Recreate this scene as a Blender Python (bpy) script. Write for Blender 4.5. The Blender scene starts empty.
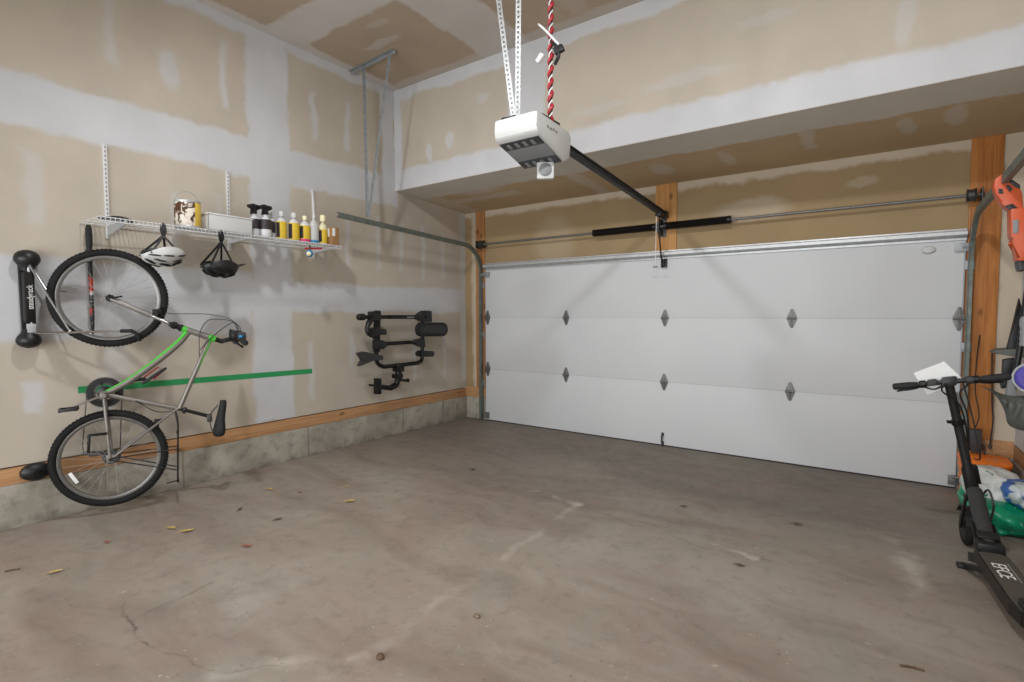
import bpy, bmesh, math, random
from mathutils import Vector, Matrix, noise as mnoise
random.seed(7)
PI = math.pi
S = bpy.context.scene
COL = S.collection
V = Vector

# ------------------------------------------------------------------ camera
YAW, PITCH, ROLL, FPX, CH = 0.61826, 0.05062, -0.00156, 524.137, 1.4161
CAMP = V((4.69, 0.0, CH))
def cam_axes():
    cy, sy = math.cos(YAW), math.sin(YAW)
    f = V((-sy, cy, 0)); r = V((cy, sy, 0)); u = V((0, 0, 1))
    cp, sp = math.cos(PITCH), math.sin(PITCH)
    f2 = f*cp - u*sp; u2 = u*cp + f*sp
    cr, sr = math.cos(ROLL), math.sin(ROLL)
    return r*cr + u2*sr, u2*cr - r*sr, f2
RX, UP, FW = cam_axes()
def at(px, py, ax, val):
    """survey point: where the sight line of a measured image point meets a known plane of the room"""
    d = FW + RX*((px-512)/FPX) + UP*((341-py)/FPX)
    i = 'xyz'.index(ax)
    return CAMP + d*((val-CAMP[i])/d[i])
cd = bpy.data.cameras.new('camera')
cam = bpy.data.objects.new('camera', cd); COL.objects.link(cam)
cd.sensor_fit = 'HORIZONTAL'; cd.sensor_width = 36.0; cd.lens = 36.0*FPX/1024.0
cd.clip_start = 0.02; cd.clip_end = 100
m3 = Matrix((RX, UP, -FW)).transposed()
cam.matrix_world = Matrix.Translation(CAMP) @ m3.to_4x4()
S.camera = cam

# ------------------------------------------------------------------ colour helpers / materials
def lin(c):
    c /= 255.0
    return c/12.92 if c <= 0.04045 else ((c+0.055)/1.055)**2.4
def rgb(r, g, b): return (lin(r), lin(g), lin(b), 1.0)

class NT:
    def __init__(s, name):
        s.m = bpy.data.materials.new(name); s.m.use_nodes = True
        s.t = s.m.node_tree; s.n = s.t.nodes; s.b = s.n['Principled BSDF']
    def node(s, ty, **k):
        n = s.n.new(ty)
        for a, v in k.items(): setattr(n, a, v)
        return n
    def link(s, a, b): s.t.links.new(a, b)
    def inp(s, sock, v):
        if hasattr(v, 'is_output'): s.link(v, sock)
        else: sock.default_value = v
    def math(s, op, a, b=None, c=None, clamp=False):
        n = s.node('ShaderNodeMath', operation=op); n.use_clamp = clamp
        s.inp(n.inputs[0], a)
        if b is not None: s.inp(n.inputs[1], b)
        if c is not None: s.inp(n.inputs[2], c)
        return n.outputs[0]
    def vm(s, op, a, b=None, out=0, scale=None):
        n = s.node('ShaderNodeVectorMath', operation=op)
        s.inp(n.inputs[0], a)
        if b is not None: s.inp(n.inputs[1], b)
        if scale is not None: s.inp(n.inputs['Scale'], scale)
        return n.outputs[out]
    def mapr(s, v, a, b, c=0.0, d=1.0, smooth=False):
        n = s.node('ShaderNodeMapRange'); n.clamp = True
        if smooth: n.interpolation_type = 'SMOOTHSTEP'
        s.inp(n.inputs[0], v)
        for i, x in enumerate((a, b, c, d)): n.inputs[1+i].default_value = x
        return n.outputs[0]
    def noise(s, vec, scale, detail=3, rough=0.55, dist=0.0, out=0):
        n = s.node('ShaderNodeTexNoise'); s.inp(n.inputs['Vector'], vec)
        n.inputs['Scale'].default_value = scale; n.inputs['Detail'].default_value = detail
        n.inputs['Roughness'].default_value = rough; n.inputs['Distortion'].default_value = dist
        return n.outputs[out]
    def mix(s, f, a, b, ty='MIX'):
        n = s.node('ShaderNodeMix', data_type='RGBA', blend_type=ty)
        s.inp(n.inputs[0], f); s.inp(n.inputs[6], a); s.inp(n.inputs[7], b)
        return n.outputs[2]
    def pos(s): return s.node('ShaderNodeNewGeometry').outputs['Position']
    def obj(s): return s.node('ShaderNodeTexCoord').outputs['Object']
    def bump(s, h, strength=0.3, dist=0.01):
        n = s.node('ShaderNodeBump'); n.inputs['Strength'].default_value = strength
        n.inputs['Distance'].default_value = dist; s.inp(n.inputs['Height'], h)
        s.link(n.outputs[0], s.b.inputs['Normal'])
    def set(s, col=None, rough=None, metal=None, spec=None, trans=None, ior=None):
        if col is not None: s.inp(s.b.inputs['Base Color'], col)
        if rough is not None: s.inp(s.b.inputs['Roughness'], rough)
        if metal is not None: s.inp(s.b.inputs['Metallic'], metal)
        if spec is not None: s.b.inputs['Specular IOR Level'].default_value = spec
        if trans is not None: s.b.inputs['Transmission Weight'].default_value = trans
        if ior is not None: s.b.inputs['IOR'].default_value = ior
        return s

def simple(name, c, rough=0.5, metal=0.0, var=0.12, scale=30.0, bump=0.0, spec=0.5):
    t = NT(name); o = t.obj()
    n = t.noise(o, scale, 4)
    f = t.mapr(n, 0.3, 0.7, 1-var, 1+var)
    c = rgb(*c)
    mx = t.vm('SCALE', c[:3], scale=f)
    t.set(mx, rough, metal, spec)
    if bump: t.bump(n, bump, 0.004)
    return t.m

def drywall(name, ua, va, rects, ells, paper=(184, 174, 159), mud=(194, 194, 195), jit=0.035):
    """tan drywall paper with taped seams and screw dabs in white joint compound"""
    t = NT(name); p = t.pos()
    nz = t.noise(p, 3.2, 4, 0.6, out=1)
    d = t.vm('SCALE', t.vm('SUBTRACT', nz, (0.5, 0.5, 0.5)), scale=jit*4)
    nz2 = t.noise(p, 14.0, 3, 0.6, out=1)
    d2 = t.vm('SCALE', t.vm('SUBTRACT', nz2, (0.5, 0.5, 0.5)), scale=jit*1.2)
    q = t.vm('ADD', t.vm('ADD', p, d), d2)
    sep = t.node('ShaderNodeSeparateXYZ'); t.link(q, sep.inputs[0])
    cmb = t.node('ShaderNodeCombineXYZ')
    t.link(sep.outputs[ua], cmb.inputs[0]); t.link(sep.outputs[va], cmb.inputs[1])
    w = cmb.outputs[0]
    acc = None
    def add(m):
        nonlocal acc
        acc = m if acc is None else t.math('MAXIMUM', acc, m)
    for r in rects:
        u0, u1, v0, v1 = r[:4]; st = r[4] if len(r) > 4 else 1.0; so = r[5] if len(r) > 5 else 0.02
        x = t.vm('ABSOLUTE', t.vm('SUBTRACT', w, ((u0+u1)/2, (v0+v1)/2, 0)))
        x = t.vm('SUBTRACT', x, ((u1-u0)/2, (v1-v0)/2, 9))
        sp = t.node('ShaderNodeSeparateXYZ'); t.link(x, sp.inputs[0])
        add(t.mapr(t.math('MAXIMUM', sp.outputs[0], sp.outputs[1]), so, -so, 0, st))
    for e in ells:
        u, v, ru, rv = e[:4]; st = e[4] if len(e) > 4 else 0.6
        x = t.vm('DIVIDE', t.vm('SUBTRACT', w, (u, v, 0)), (ru, rv, 1))
        add(t.mapr(t.vm('LENGTH', x, out=1), 1.15, 0.7, 0, st))
    n = t.noise(p, 1.6, 5, 0.6)
    pc = t.mix(t.mapr(n, 0.3, 0.7), rgb(*[c*0.965 for c in paper]), rgb(*[min(255, c*1.03) for c in paper]))
    mc = t.mix(t.mapr(t.noise(p, 2.5, 4), 0.3, 0.7), rgb(*[c*0.97 for c in mud]), rgb(*[min(255, c*1.02) for c in mud]))
    t.set(t.mix(acc, pc, mc), 0.85, 0, 0.25)
    t.bump(t.noise(p, 60, 4), 0.06, 0.003)
    return t.m

def wood(name, axis, c1, c2, knots=True):
    t = NT(name); p = t.pos()
    sc = [16.0, 16.0, 16.0]; sc[axis] = 0.9
    q = t.vm('MULTIPLY', p, tuple(sc))
    n = t.noise(q, 1.6, 5, 0.6, 1.2)
    g = t.noise(t.vm('MULTIPLY', p, tuple([70 if i != axis else 2 for i in range(3)])), 1.0, 3)
    col = t.mix(t.mapr(n, 0.3, 0.7), rgb(*c1), rgb(*c2))
    col = t.mix(t.mapr(g, 0.52, 0.75, 0, 0.4), col, rgb(*[c*0.62 for c in c1]))
    if knots:
        vo = t.node('ShaderNodeTexVoronoi'); t.link(t.vm('MULTIPLY', p, tuple([7 if i != axis else 3.5 for i in range(3)])), vo.inputs['Vector'])
        vo.inputs['Scale'].default_value = 1.0
        col = t.mix(t.mapr(vo.outputs['Distance'], 0.17, 0.06, 0, 0.75), col, rgb(*[c*0.45 for c in c1]))
    t.set(col, 0.6, 0, 0.3); t.bump(n, 0.15, 0.004)
    return t.m

def concrete_wall(name):
    t = NT(name); p = t.pos()
    n = t.noise(p, 2.2, 6, 0.65); n2 = t.noise(p, 11, 5, 0.65)
    col = t.mix(t.mapr(n, 0.35, 0.68), rgb(142, 136, 124), rgb(176, 170, 157))
    col = t.mix(t.mapr(n2, 0.5, 0.75, 0, 0.55), col, rgb(88, 82, 73))
    sp = t.node('ShaderNodeSeparateXYZ'); t.link(p, sp.inputs[0])
    # formwork joints
    for yy in (1.9, 3.05, 4.32, 5.02):
        d = t.math('ABSOLUTE', t.math('SUBTRACT', sp.outputs[1], yy))
        col = t.mix(t.mapr(d, 0.012, 0.003, 0, 0.45), col, rgb(80, 75, 68))
    # water stains along the base
    st = t.math('MULTIPLY', t.mapr(sp.outputs[2], 0.07, 0.0), t.mapr(t.noise(p, 6, 4), 0.45, 0.6))
    col = t.mix(t.math('MULTIPLY', st, 0.6), col, rgb(84, 78, 70))
    t.set(col, 0.9, 0, 0.2); t.bump(n2, 0.4, 0.006)
    return t.m

def concrete_floor(name):
    t = NT(name); p = t.pos()
    base_n = t.noise(p, 0.55, 5, 0.6, 0.6)
    q = t.vm('MULTIPLY', t.vm('ADD', p, t.vm('SCALE', t.noise(p, 0.7, 3, out=1), scale=0.9)), (0.55, 2.6, 1))
    st = t.noise(q, 1.0, 6, 0.62, 0.5)
    fine = t.noise(p, 9, 6, 0.7)
    col = t.mix(t.mapr(base_n, 0.32, 0.68), rgb(142, 127, 114), rgb(150, 142, 130))
    col = t.mix(t.mapr(st, 0.46, 0.7, 0, 0.7), col, rgb(114, 97, 85))
    col = t.mix(t.mapr(t.noise(p, 1.1, 4, 0.6, 0.3), 0.52, 0.72, 0, 0.5), col, rgb(162, 156, 143))
    col = t.mix(t.mapr(fine, 0.52, 0.75, 0, 0.55), col, rgb(104, 95, 87))
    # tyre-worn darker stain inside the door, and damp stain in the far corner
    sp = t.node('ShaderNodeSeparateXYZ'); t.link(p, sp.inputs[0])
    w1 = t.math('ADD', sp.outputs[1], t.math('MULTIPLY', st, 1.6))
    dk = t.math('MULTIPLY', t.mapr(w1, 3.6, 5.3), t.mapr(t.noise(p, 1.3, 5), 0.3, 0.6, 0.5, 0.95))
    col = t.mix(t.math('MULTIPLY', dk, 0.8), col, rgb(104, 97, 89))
    pd = t.vm('ADD', p, t.vm('SCALE', t.vm('SUBTRACT', t.noise(p, 3, 4, out=1), (0.5, 0.5, 0.5)), scale=0.22))
    pd = t.vm('ADD', pd, t.vm('SCALE', t.vm('SUBTRACT', t.noise(p, 16, 3, out=1), (0.5, 0.5, 0.5)), scale=0.05))
    pd = t.vm('MULTIPLY', pd, (1, 1, 0))
    def seg(a, b, r0, r1):
        a = V((*a, 0)); b = V((*b, 0)); ba = b-a
        pa = t.vm('SUBTRACT', pd, tuple(a))
        h = t.math('DIVIDE', t.vm('DOT_PRODUCT', pa, tuple(ba), out=1), ba.length_squared, clamp=True)
        d = t.vm('LENGTH', t.vm('SUBTRACT', pa, t.vm('SCALE', tuple(ba), scale=h)), out=1)
        return t.mapr(d, r1, r0)
    br = t.mapr(t.noise(p, 5, 5), 0.40, 0.6)
    for a, b, r, s_ in [((2.42, 3.44), (2.86, 3.42), 0.03, .55), ((2.86, 3.42), (2.92, 2.4), 0.03, .22), ((2.92, 2.4), (2.97, 1.2), 0.04, .22),
                        ((2.97, 1.3), (2.55, 0.95), 0.05, .4), ((4.80, 3.94), (4.86, 3.3), 0.07, .45), ((3.9, 3.3), (4.1, 3.25), 0.02, .5)]:
        m = t.math('MULTIPLY', t.math('MULTIPLY', seg(a, b, r*0.2, r*1.3), br), s_)
        col = t.mix(m, col, rgb(196, 188, 174))
    for a, b, r, s_ in [((1.60, 0.93), (1.80, 0.90), 0.005, .45), ((1.80, 0.90), (2.15, 0.88), 0.006, .8), ((2.15, 0.88), (2.47, 0.94), 0.005, .65), ((2.47, .94), (2.75, 1.1), 0.004, .4),
                        ((1.80, 1.26), (1.85, 0.9), 0.009, .4), ((2.9, 3.4), (4.0, 3.2), 0.008, .25), ((1.9, 1.0), (2.1, 1.5), 0.05, .22)]:
        m = t.math('MULTIPLY', t.math('MULTIPLY', seg(a, b, r*0.5, r*2.0), t.mapr(t.noise(p, 11, 4), 0.36, 0.56, .15, 1.0)), s_)
        col = t.mix(m, col, rgb(88, 76, 66))
    mo = t.noise(p, 2.6, 5, 0.65, 0.8)
    col = t.mix(t.mapr(mo, 0.53, 0.68, 0, 0.45), col, rgb(128, 126, 114))
    mo2 = t.noise(t.vm('ADD', p, (7, 3, 0)), 1.9, 5, 0.65, 0.6)
    col = t.mix(t.mapr(mo2, 0.54, 0.7, 0, 0.45), col, rgb(132, 110, 102))
    sk = t.noise(p, 34, 3, 0.6)
    col = t.mix(t.mapr(sk, 0.66, 0.72, 0, 0.5), col, rgb(84, 74, 66))
    sk2 = t.noise(t.vm('ADD', p, (3, 9, 0)), 26, 3, 0.6)
    col = t.mix(t.mapr(sk2, 0.67, 0.74, 0, 0.5), col, rgb(188, 180, 166))
    t.set(col, t.mapr(fine, 0.3, 0.7, 0.55, 0.75), 0, 0.35)
    t.bump(fine, 0.18, 0.004)
    return t.m

M = {}
M['floor'] = concrete_floor('floor concrete')
M['curb'] = concrete_wall('curb concrete')
M['white'] = simple('white paint', (206, 206, 205), 0.55, 0, 0.03, 8)
M['plastic_white'] = simple('white plastic', (192, 192, 189), 0.4, 0, 0.03, 10)
M['black'] = simple('black plastic', (19, 19, 20), 0.45, 0, 0.2, 40)
M['black_soft'] = simple('soft black rubber', (23, 23, 23), 0.75, 0, 0.2, 60, 0.2)
M['black_metal'] = simple('black painted metal', (19, 18, 18), 0.38, 0.3, 0.2, 30)
M['charcoal'] = simple('charcoal plastic', (46, 46, 46), 0.6, 0, 0.15, 30)
M['galv'] = simple('galvanised steel', (186, 188, 188), 0.4, 0.45, 0.1, 25)
M['galv_dull'] = simple('dull galvanised steel', (150, 153, 153), 0.5, 0.4, 0.15, 25)
M['steel_dark'] = simple('oiled dark steel', (74, 72, 70), 0.45, 0.6, 0.2, 40)
M['track_green'] = simple('weathered track steel', (112, 119, 113), 0.5, 0.5, 0.2, 25)
M['chrome'] = simple('chrome', (205, 205, 205), 0.22, 1.0, 0.04, 20)
M['spoke'] = simple('grey spoke wire', (150, 148, 146), 0.6, 0, 0.05, 20)
M['hinge'] = simple('zinc hinge', (112, 111, 108), 0.45, 0.4, 0.15, 40)
M['strap'] = simple('bright zinc strap', (168, 170, 170), 0.45, 0.3, 0.25, 60)
M['titanium'] = simple('brushed grey frame metal', (124, 118, 112), 0.36, 0.35, 0.06, 40)
M['green_paint'] = simple('green frame paint', (70, 178, 52), 0.35, 0, 0.08, 20)
M['green_tape'] = simple('green tape', (38, 142, 82), 0.6, 0, 0.06, 12)
M['orange'] = simple('orange plastic', (192, 80, 36), 0.45, 0, 0.06, 15)
M['orange_tub'] = simple('orange tub plastic', (236, 122, 26), 0.5, 0, 0.06, 15)
M['red'] = simple('red insulation', (165, 38, 48), 0.5, 0, 0.1, 30)
M['grey_dark'] = simple('dark grey lens', (62, 64, 66), 0.3, 0, 0.1, 30)
M['grey_mid'] = simple('grey plastic', (128, 129, 130), 0.45, 0, 0.06, 30)
M['paper'] = simple('white paper', (222, 222, 219), 0.8, 0, 0.02, 20)
M['yellow'] = simple('yellow label', (214, 182, 52), 0.5, 0, 0.06, 20)
M['cream_cap'] = simple('cream cap', (226, 219, 178), 0.5, 0, 0.05, 20)
M['magenta'] = simple('magenta label', (200, 60, 120), 0.5, 0, 0.08, 20)
M['blue'] = simple('blue plastic', (42, 128, 176), 0.4, 0, 0.1, 20)
M['purple'] = simple('purple plastic', (60, 40, 160), 0.4, 0, 0.1, 20)
M['cardboard'] = simple('cardboard', (150, 112, 70), 0.85, 0, 0.08, 20)
M['translucent'] = simple('milky plastic', (205, 206, 208), 0.35, 0, 0.03, 12)
M['label_dark'] = simple('dark printed label', (50, 44, 48), 0.5, 0, 0.8, 160)
M['leaf_yellow'] = simple('yellow leaf', (178, 152, 88), 0.8, 0, 0.25, 60)
M['leaf_brown'] = simple('brown leaf', (92, 70, 52), 0.85, 0, 0.3, 60)
M['leaf_red'] = simple('reddish leaf', (142, 82, 66), 0.8, 0, 0.25, 60)
M['stone'] = simple('grit', (118, 100, 84), 0.9, 0, 0.3, 60)
M['rim'] = simple('grey rim alloy', (112, 110, 107), 0.35, 0.7, 0.08, 30)
M['blade'] = simple('grey shovel plastic', (88, 90, 84), 0.6, 0, 0.12, 14, 0.1)
M['jamb_r'] = wood('jamb pine', 2, (156, 96, 46), (190, 126, 66))
M['jamb_l'] = wood('left jamb pine', 2, (152, 104, 62), (182, 130, 82))
M['post'] = wood('post pine', 2, (172, 120, 68), (200, 150, 92))
M['sill'] = wood('sill pine', 1, (168, 124, 84), (194, 150, 108))

def tire_mat():
    t = NT('tyre rubber'); o = t.obj()
    n = t.noise(o, 90, 2)
    t.set(t.mix(n, rgb(14, 14, 14), rgb(30, 29, 28)), 0.8, 0, 0.3); t.bump(n, 0.6, 0.004)
    return t.m
M['tire'] = tire_mat()

def door_mat():
    t = NT('embossed white steel'); p = t.pos()
    q = t.vm('MULTIPLY', p, (14, 1, 160))
    n = t.noise(q, 1, 3)
    c = t.mix(t.mapr(t.noise(p, 0.9, 4), 0.3, 0.7), rgb(197, 198, 199), rgb(203, 204, 204))
    t.set(c, 0.5, 0, 0.3); t.bump(n, 0.06, 0.002)
    return t.m
M['door'] = door_mat()

def can_mat():
    t = NT('printed paint can label'); o = t.obj()
    n = t.noise(o, 22, 3, 0.6, 0.8)
    c = t.mix(t.mapr(n, 0.45, 0.52), rgb(76, 46, 30), rgb(216, 206, 192))
    sp = t.node('ShaderNodeSeparateXYZ'); t.link(o, sp.inputs[0])
    c = t.mix(t.mapr(t.math('ADD', sp.outputs[1], t.math('MULTIPLY', n, 0.02)), 0.022, 0.026), c, rgb(214, 182, 74))
    t.set(c, 0.4, 0, 0.4); return t.m
M['can'] = can_mat()

def pole_mat():
    t = NT('black red and white pole graphics'); o = t.obj()
    sp = t.node('ShaderNodeSeparateXYZ'); t.link(o, sp.inputs[0]); z = sp.outputs[2]
    n = t.noise(t.vm('MULTIPLY', o, (40, 40, 28)), 1, 2)
    red = t.math('MAXIMUM', t.mapr(t.math('ABSOLUTE', t.math('SUBTRACT', z, 0.37)), 0.058, 0.05), t.mapr(t.math('ABSOLUTE', t.math('SUBTRACT', z, 0.17)), 0.03, 0.024))
    c = t.mix(t.math('MULTIPLY', red, t.mapr(n, 0.42, 0.5)), rgb(30, 28, 28), rgb(206, 62, 44))
    wh = t.math('MULTIPLY', t.mapr(t.math('ABSOLUTE', t.math('SUBTRACT', z, 0.26)), 0.065, 0.055), t.mapr(n, 0.54, 0.58))
    c = t.mix(wh, c, rgb(190, 186, 182))
    t.set(c, 0.4); return t.m
M['pole'] = pole_mat()

def grip_mat():
    t = NT('deck grip tape'); o = t.obj()
    n = t.noise(o, 220, 2)
    t.set(t.mix(n, rgb(58, 54, 48), rgb(92, 87, 78)), 0.85, 0, 0.3); t.bump(n, 0.3, 0.002); return t.m
M['grip'] = grip_mat()

def bag_mat(name, a, b, thr, c=None, thr2=None, scale=5, seed=0):
    t = NT(name); o = t.obj()
    o = t.vm('ADD', o, (seed, seed*2, 0))
    n = t.noise(o, scale, 3, 0.55, 0.6)
    col = t.mix(t.mapr(n, thr, thr+0.015), rgb(*a), rgb(*b))
    if c:
        n2 = t.noise(o, scale*5, 2, 0.5, 0.4)
        col = t.mix(t.mapr(n2, thr2, thr2+0.02), col, rgb(*c))
    t.set(col, 0.28, 0, 0.5); t.bump(t.noise(o, 22, 3), 0.25, 0.01)
    return t.m
M['bag_green'] = bag_mat('green plastic bag', (16, 146, 104), (20, 132, 96), 0.5, (200, 214, 208), 0.70, 6, 3)
M['bag_white'] = bag_mat('white plastic bag', (208, 210, 206), (196, 200, 198), 0.5, (60, 120, 96), 0.655, 5, 1)
M['bag_blue'] = bag_mat('blue and white plastic bag', (36, 96, 172), (196, 206, 206), 0.56, (190, 200, 200), 0.74, 3.2, 4)

# ------------------------------------------------------------------ mesh builder
ORG = {}
class MB:
    def __init__(s): s.bm = bmesh.new()
    def box(s, x0, x1, y0, y1, z0, z1, bev=0.0):
        b = bmesh.new()
        bmesh.ops.create_cube(b, size=1.0)
        for v in b.verts: v.co = V(((x0+x1)/2 + v.co.x*(x1-x0), (y0+y1)/2 + v.co.y*(y1-y0), (z0+z1)/2 + v.co.z*(z1-z0)))
        if bev: bmesh.ops.bevel(b, geom=b.edges[:], offset=bev, segments=2, affect='EDGES', profile=0.6)
        return s._merge(b)
    def obox(s, c, ax, size, bev=0.0):
        """box about c with three axes"""
        c = V(c); ax = [V(a).normalized() for a in ax]
        b = bmesh.new(); bmesh.ops.create_cube(b, size=1.0)
        if bev:
            for v in b.verts: v.co = V((v.co.x*size[0], v.co.y*size[1], v.co.z*size[2]))
            bmesh.ops.bevel(b, geom=b.edges[:], offset=bev, segments=2, affect='EDGES', profile=0.6)
            for v in b.verts: v.co = c + ax[0]*v.co.x + ax[1]*v.co.y + ax[2]*v.co.z
        else:
            for v in b.verts: v.co = c + ax[0]*v.co.x*size[0] + ax[1]*v.co.y*size[1] + ax[2]*v.co.z*size[2]
        return s._merge(b)
    def bar(s, a, b, w, h, side=(0, 0, 1), bev=0.0):
        a, b = V(a), V(b); d = (b-a); L = d.length; d.normalize()
        sd = V(side); sd = (sd - d*sd.dot(d)).normalized(); o = d.cross(sd)
        return s.obox((a+b)/2, (d, sd, o), (L, w, h), bev)
    def _merge(s, b):
        vm = {v: s.bm.verts.new(v.co) for v in b.verts}
        for f in b.faces:
            try: s.bm.faces.new([vm[v] for v in f.verts])
            except ValueError: pass
        b.free(); return s
    def sweep(s, pts, prof, up=(0, 0, 1), closed=False, cap=True, scale=None):
        """sweep a closed 2D profile (a along side, b along up) over a path"""
        pts = [V(p) for p in pts]; n = len(pts); rings = []
        u = V(up)
        prev = None
        for i, p in enumerate(pts):
            if closed: tg = pts[(i+1) % n]-pts[i-1]
            else: tg = pts[min(i+1, n-1)]-pts[max(i-1, 0)]
            tg.normalize()
            if prev is None:
                uu = u - tg*u.dot(tg)
                if uu.length < 1e-4: uu = V((1, 0, 0)) - tg*tg.x
                if uu.length < 1e-4: uu = V((0, 1, 0)) - tg*tg.y
            else: uu = prev - tg*prev.dot(tg)
            uu.normalize(); prev = uu
            sd = tg.cross(uu)
            k = scale[i] if scale else 1.0
            rings.append([s.bm.verts.new(p + sd*a*k + uu*b*k) for a, b in prof])
        m = len(prof)
        for i in range(n if closed else n-1):
            A, B = rings[i], rings[(i+1) % n]
            for j in range(m):
                s.bm.faces.new((A[j], A[(j+1) % m], B[(j+1) % m], B[j]))
        if cap and not closed:
            s.bm.faces.new(rings[0][::-1]); s.bm.faces.new(rings[-1])
        return s
    def tube(s, pts, r, seg=8, closed=False, up=(0.03, 0.07, 1)):
        if isinstance(r, (list, tuple)):
            prof = [(math.cos(2*PI*k/seg), math.sin(2*PI*k/seg)) for k in range(seg)]
            return s.sweep(pts, prof, up, closed, True, list(r))
        prof = [(r*math.cos(2*PI*k/seg), r*math.sin(2*PI*k/seg)) for k in range(seg)]
        return s.sweep(pts, prof, up, closed)
    def lathe(s, base, axis, prof, seg=24, sx=1.0, sy=1.0, ref=(1, 0, 0)):
        base = V(base); ax = V(axis).normalized(); rf = V(ref)
        a = rf - ax*rf.dot(ax)
        if a.length < 1e-3: a = V((0, 1, 0)) - ax*ax.y
        a.normalize(); b = ax.cross(a); rings = []
        for r, h in prof:
            if r <= 1e-6: rings.append([s.bm.verts.new(base+ax*h)])
            else: rings.append([s.bm.verts.new(base+ax*h+a*r*sx*math.cos(2*PI*k/seg)+b*r*sy*math.sin(2*PI*k/seg)) for k in range(seg)])
        for A, B in zip(rings, rings[1:]):
            for k in range(seg):
                k2 = (k+1) % seg
                if len(A) == 1 and len(B) == 1: continue
                if len(A) == 1: s.bm.faces.new((A[0], B[k2], B[k]))
                elif len(B) == 1: s.bm.faces.new((A[k], A[k2], B[0]))
                else: s.bm.faces.new((A[k], A[k2], B[k2], B[k]))
        if len(rings[0]) > 1: s.bm.faces.new(rings[0][::-1])
        if len(rings[-1]) > 1: s.bm.faces.new(rings[-1])
        return s
    def prism(s, pts, vec, bev=0.0):
        vec = V(vec); b = bmesh.new()
        A = [b.verts.new(V(p)) for p in pts]; B = [b.verts.new(V(p)+vec) for p in pts]
        n = len(A)
        b.faces.new(A[::-1]); b.faces.new(B)
        for i in range(n): b.faces.new((A[i], A[(i+1) % n], B[(i+1) % n], B[i]))
        if bev: bmesh.ops.bevel(b, geom=b.edges[:], offset=bev, segments=2, affect='EDGES', profile=0.6)
        return s._merge(b)
    def ell(s, c, rad, seg=20, rings=12, axes=None, pw=1.0):
        c = V(c); ax = [V(a).normalized() for a in axes] if axes else [V((1, 0, 0)), V((0, 1, 0)), V((0, 0, 1))]
        f = lambda t: math.copysign(abs(t)**pw, t)
        R = []
        for i in range(rings+1):
            th = PI*i/rings
            row = []
            for k in range(seg if 0 < i < rings else 1):
                ph = 2*PI*k/seg
                p = (f(math.sin(th))*f(math.cos(ph)), f(math.sin(th))*f(math.sin(ph)), f(math.cos(th)))
                row.append(s.bm.verts.new(c + ax[0]*p[0]*rad[0] + ax[1]*p[1]*rad[1] + ax[2]*p[2]*rad[2]))
            R.append(row)
        for A, B in zip(R, R[1:]):
            for k in range(seg):
                k2 = (k+1) % seg
                if len(A) == 1: s.bm.faces.new((A[0], B[k], B[k2]))
                elif len(B) == 1: s.bm.faces.new((A[k2], A[k], B[0]))
                else: s.bm.faces.new((A[k], B[k], B[k2], A[k2]))
        return s
    def ring(s, c, nrm, R, prof, seg=56):
        """closed ring about nrm; prof is list of (radial, axial) offsets"""
        c = V(c); n = V(nrm).normalized(); a = V((0, 0, 1)); a = (a - n*a.dot(n)).normalized(); b = n.cross(a)
        rows = []
        for k in range(seg):
            d = a*math.cos(2*PI*k/seg)+b*math.sin(2*PI*k/seg)
            rows.append([s.bm.verts.new(c + d*(R+r) + n*x) for r, x in prof])
        m = len(prof)
        for k in range(seg):
            A, B = rows[k], rows[(k+1) % seg]
            for j in range(m): s.bm.faces.new((A[j], A[(j+1) % m], B[(j+1) % m], B[j]))
        return s
    def build(s, name, mat, parent=None, ang=40, smooth=True, origin=None):
        bm = s.bm
        bmesh.ops.recalc_face_normals(bm, faces=bm.faces[:])
        org = V((0, 0, 0))
        if parent is not None: org = ORG[parent.name]
        elif origin is not None: org = V(origin)
        if org.length: bmesh.ops.translate(bm, verts=bm.verts[:], vec=-org)
        me = bpy.data.meshes.new(name); bm.to_mesh(me); bm.free()
        for mt in (mat if isinstance(mat, (list, tuple)) else [mat]): me.materials.append(mt)
        if smooth:
            me.polygons.foreach_set('use_smooth', [True]*len(me.polygons))
            me.set_sharp_from_angle(angle=math.radians(ang))
        o = bpy.data.objects.new(name, me); COL.objects.link(o)
        if parent is not None: o.parent = parent
        else: o.location = org
        ORG[o.name] = org.copy()
        return o

def tag(o, label, cat, group=None):
    o['label'] = label; o['category'] = cat
    if group: o['group'] = group
    return o
def thing(name, label, cat, loc, group=None):
    o = bpy.data.objects.new(name, None); COL.objects.link(o); o.location = V(loc); o.empty_display_size = 0.05
    ORG[o.name] = V(loc)
    return tag(o, label, cat, group)
def structure(o): o['kind'] = 'structure'; return o
def text(name, body, size, loc, xdir, ydir, mat, parent, ext=0.0006, sx=1.0):
    c = bpy.data.curves.new(name, 'FONT'); c.body = body; c.size = size; c.extrude = ext
    c.align_x = 'CENTER'; c.align_y = 'CENTER'
    tmp = bpy.data.objects.new(name+'_t', c); COL.objects.link(tmp)
    dg = bpy.context.evaluated_depsgraph_get()
    me = bpy.data.meshes.new_from_object(tmp.evaluated_get(dg))
    bpy.data.objects.remove(tmp); bpy.data.curves.remove(c)
    x = V(xdir).normalized(); y = V(ydir); y = (y - x*y.dot(x)).normalized(); z = x.cross(y)
    org = ORG[parent.name]
    for v in me.vertices:
        v.co = V(loc) + x*v.co.x*sx + y*v.co.y + z*v.co.z - org
    me.materials.clear(); me.materials.append(mat)
    o = bpy.data.objects.new(name, me); COL.objects.link(o); o.parent = parent; ORG[o.name] = org.copy()
    return o
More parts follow.
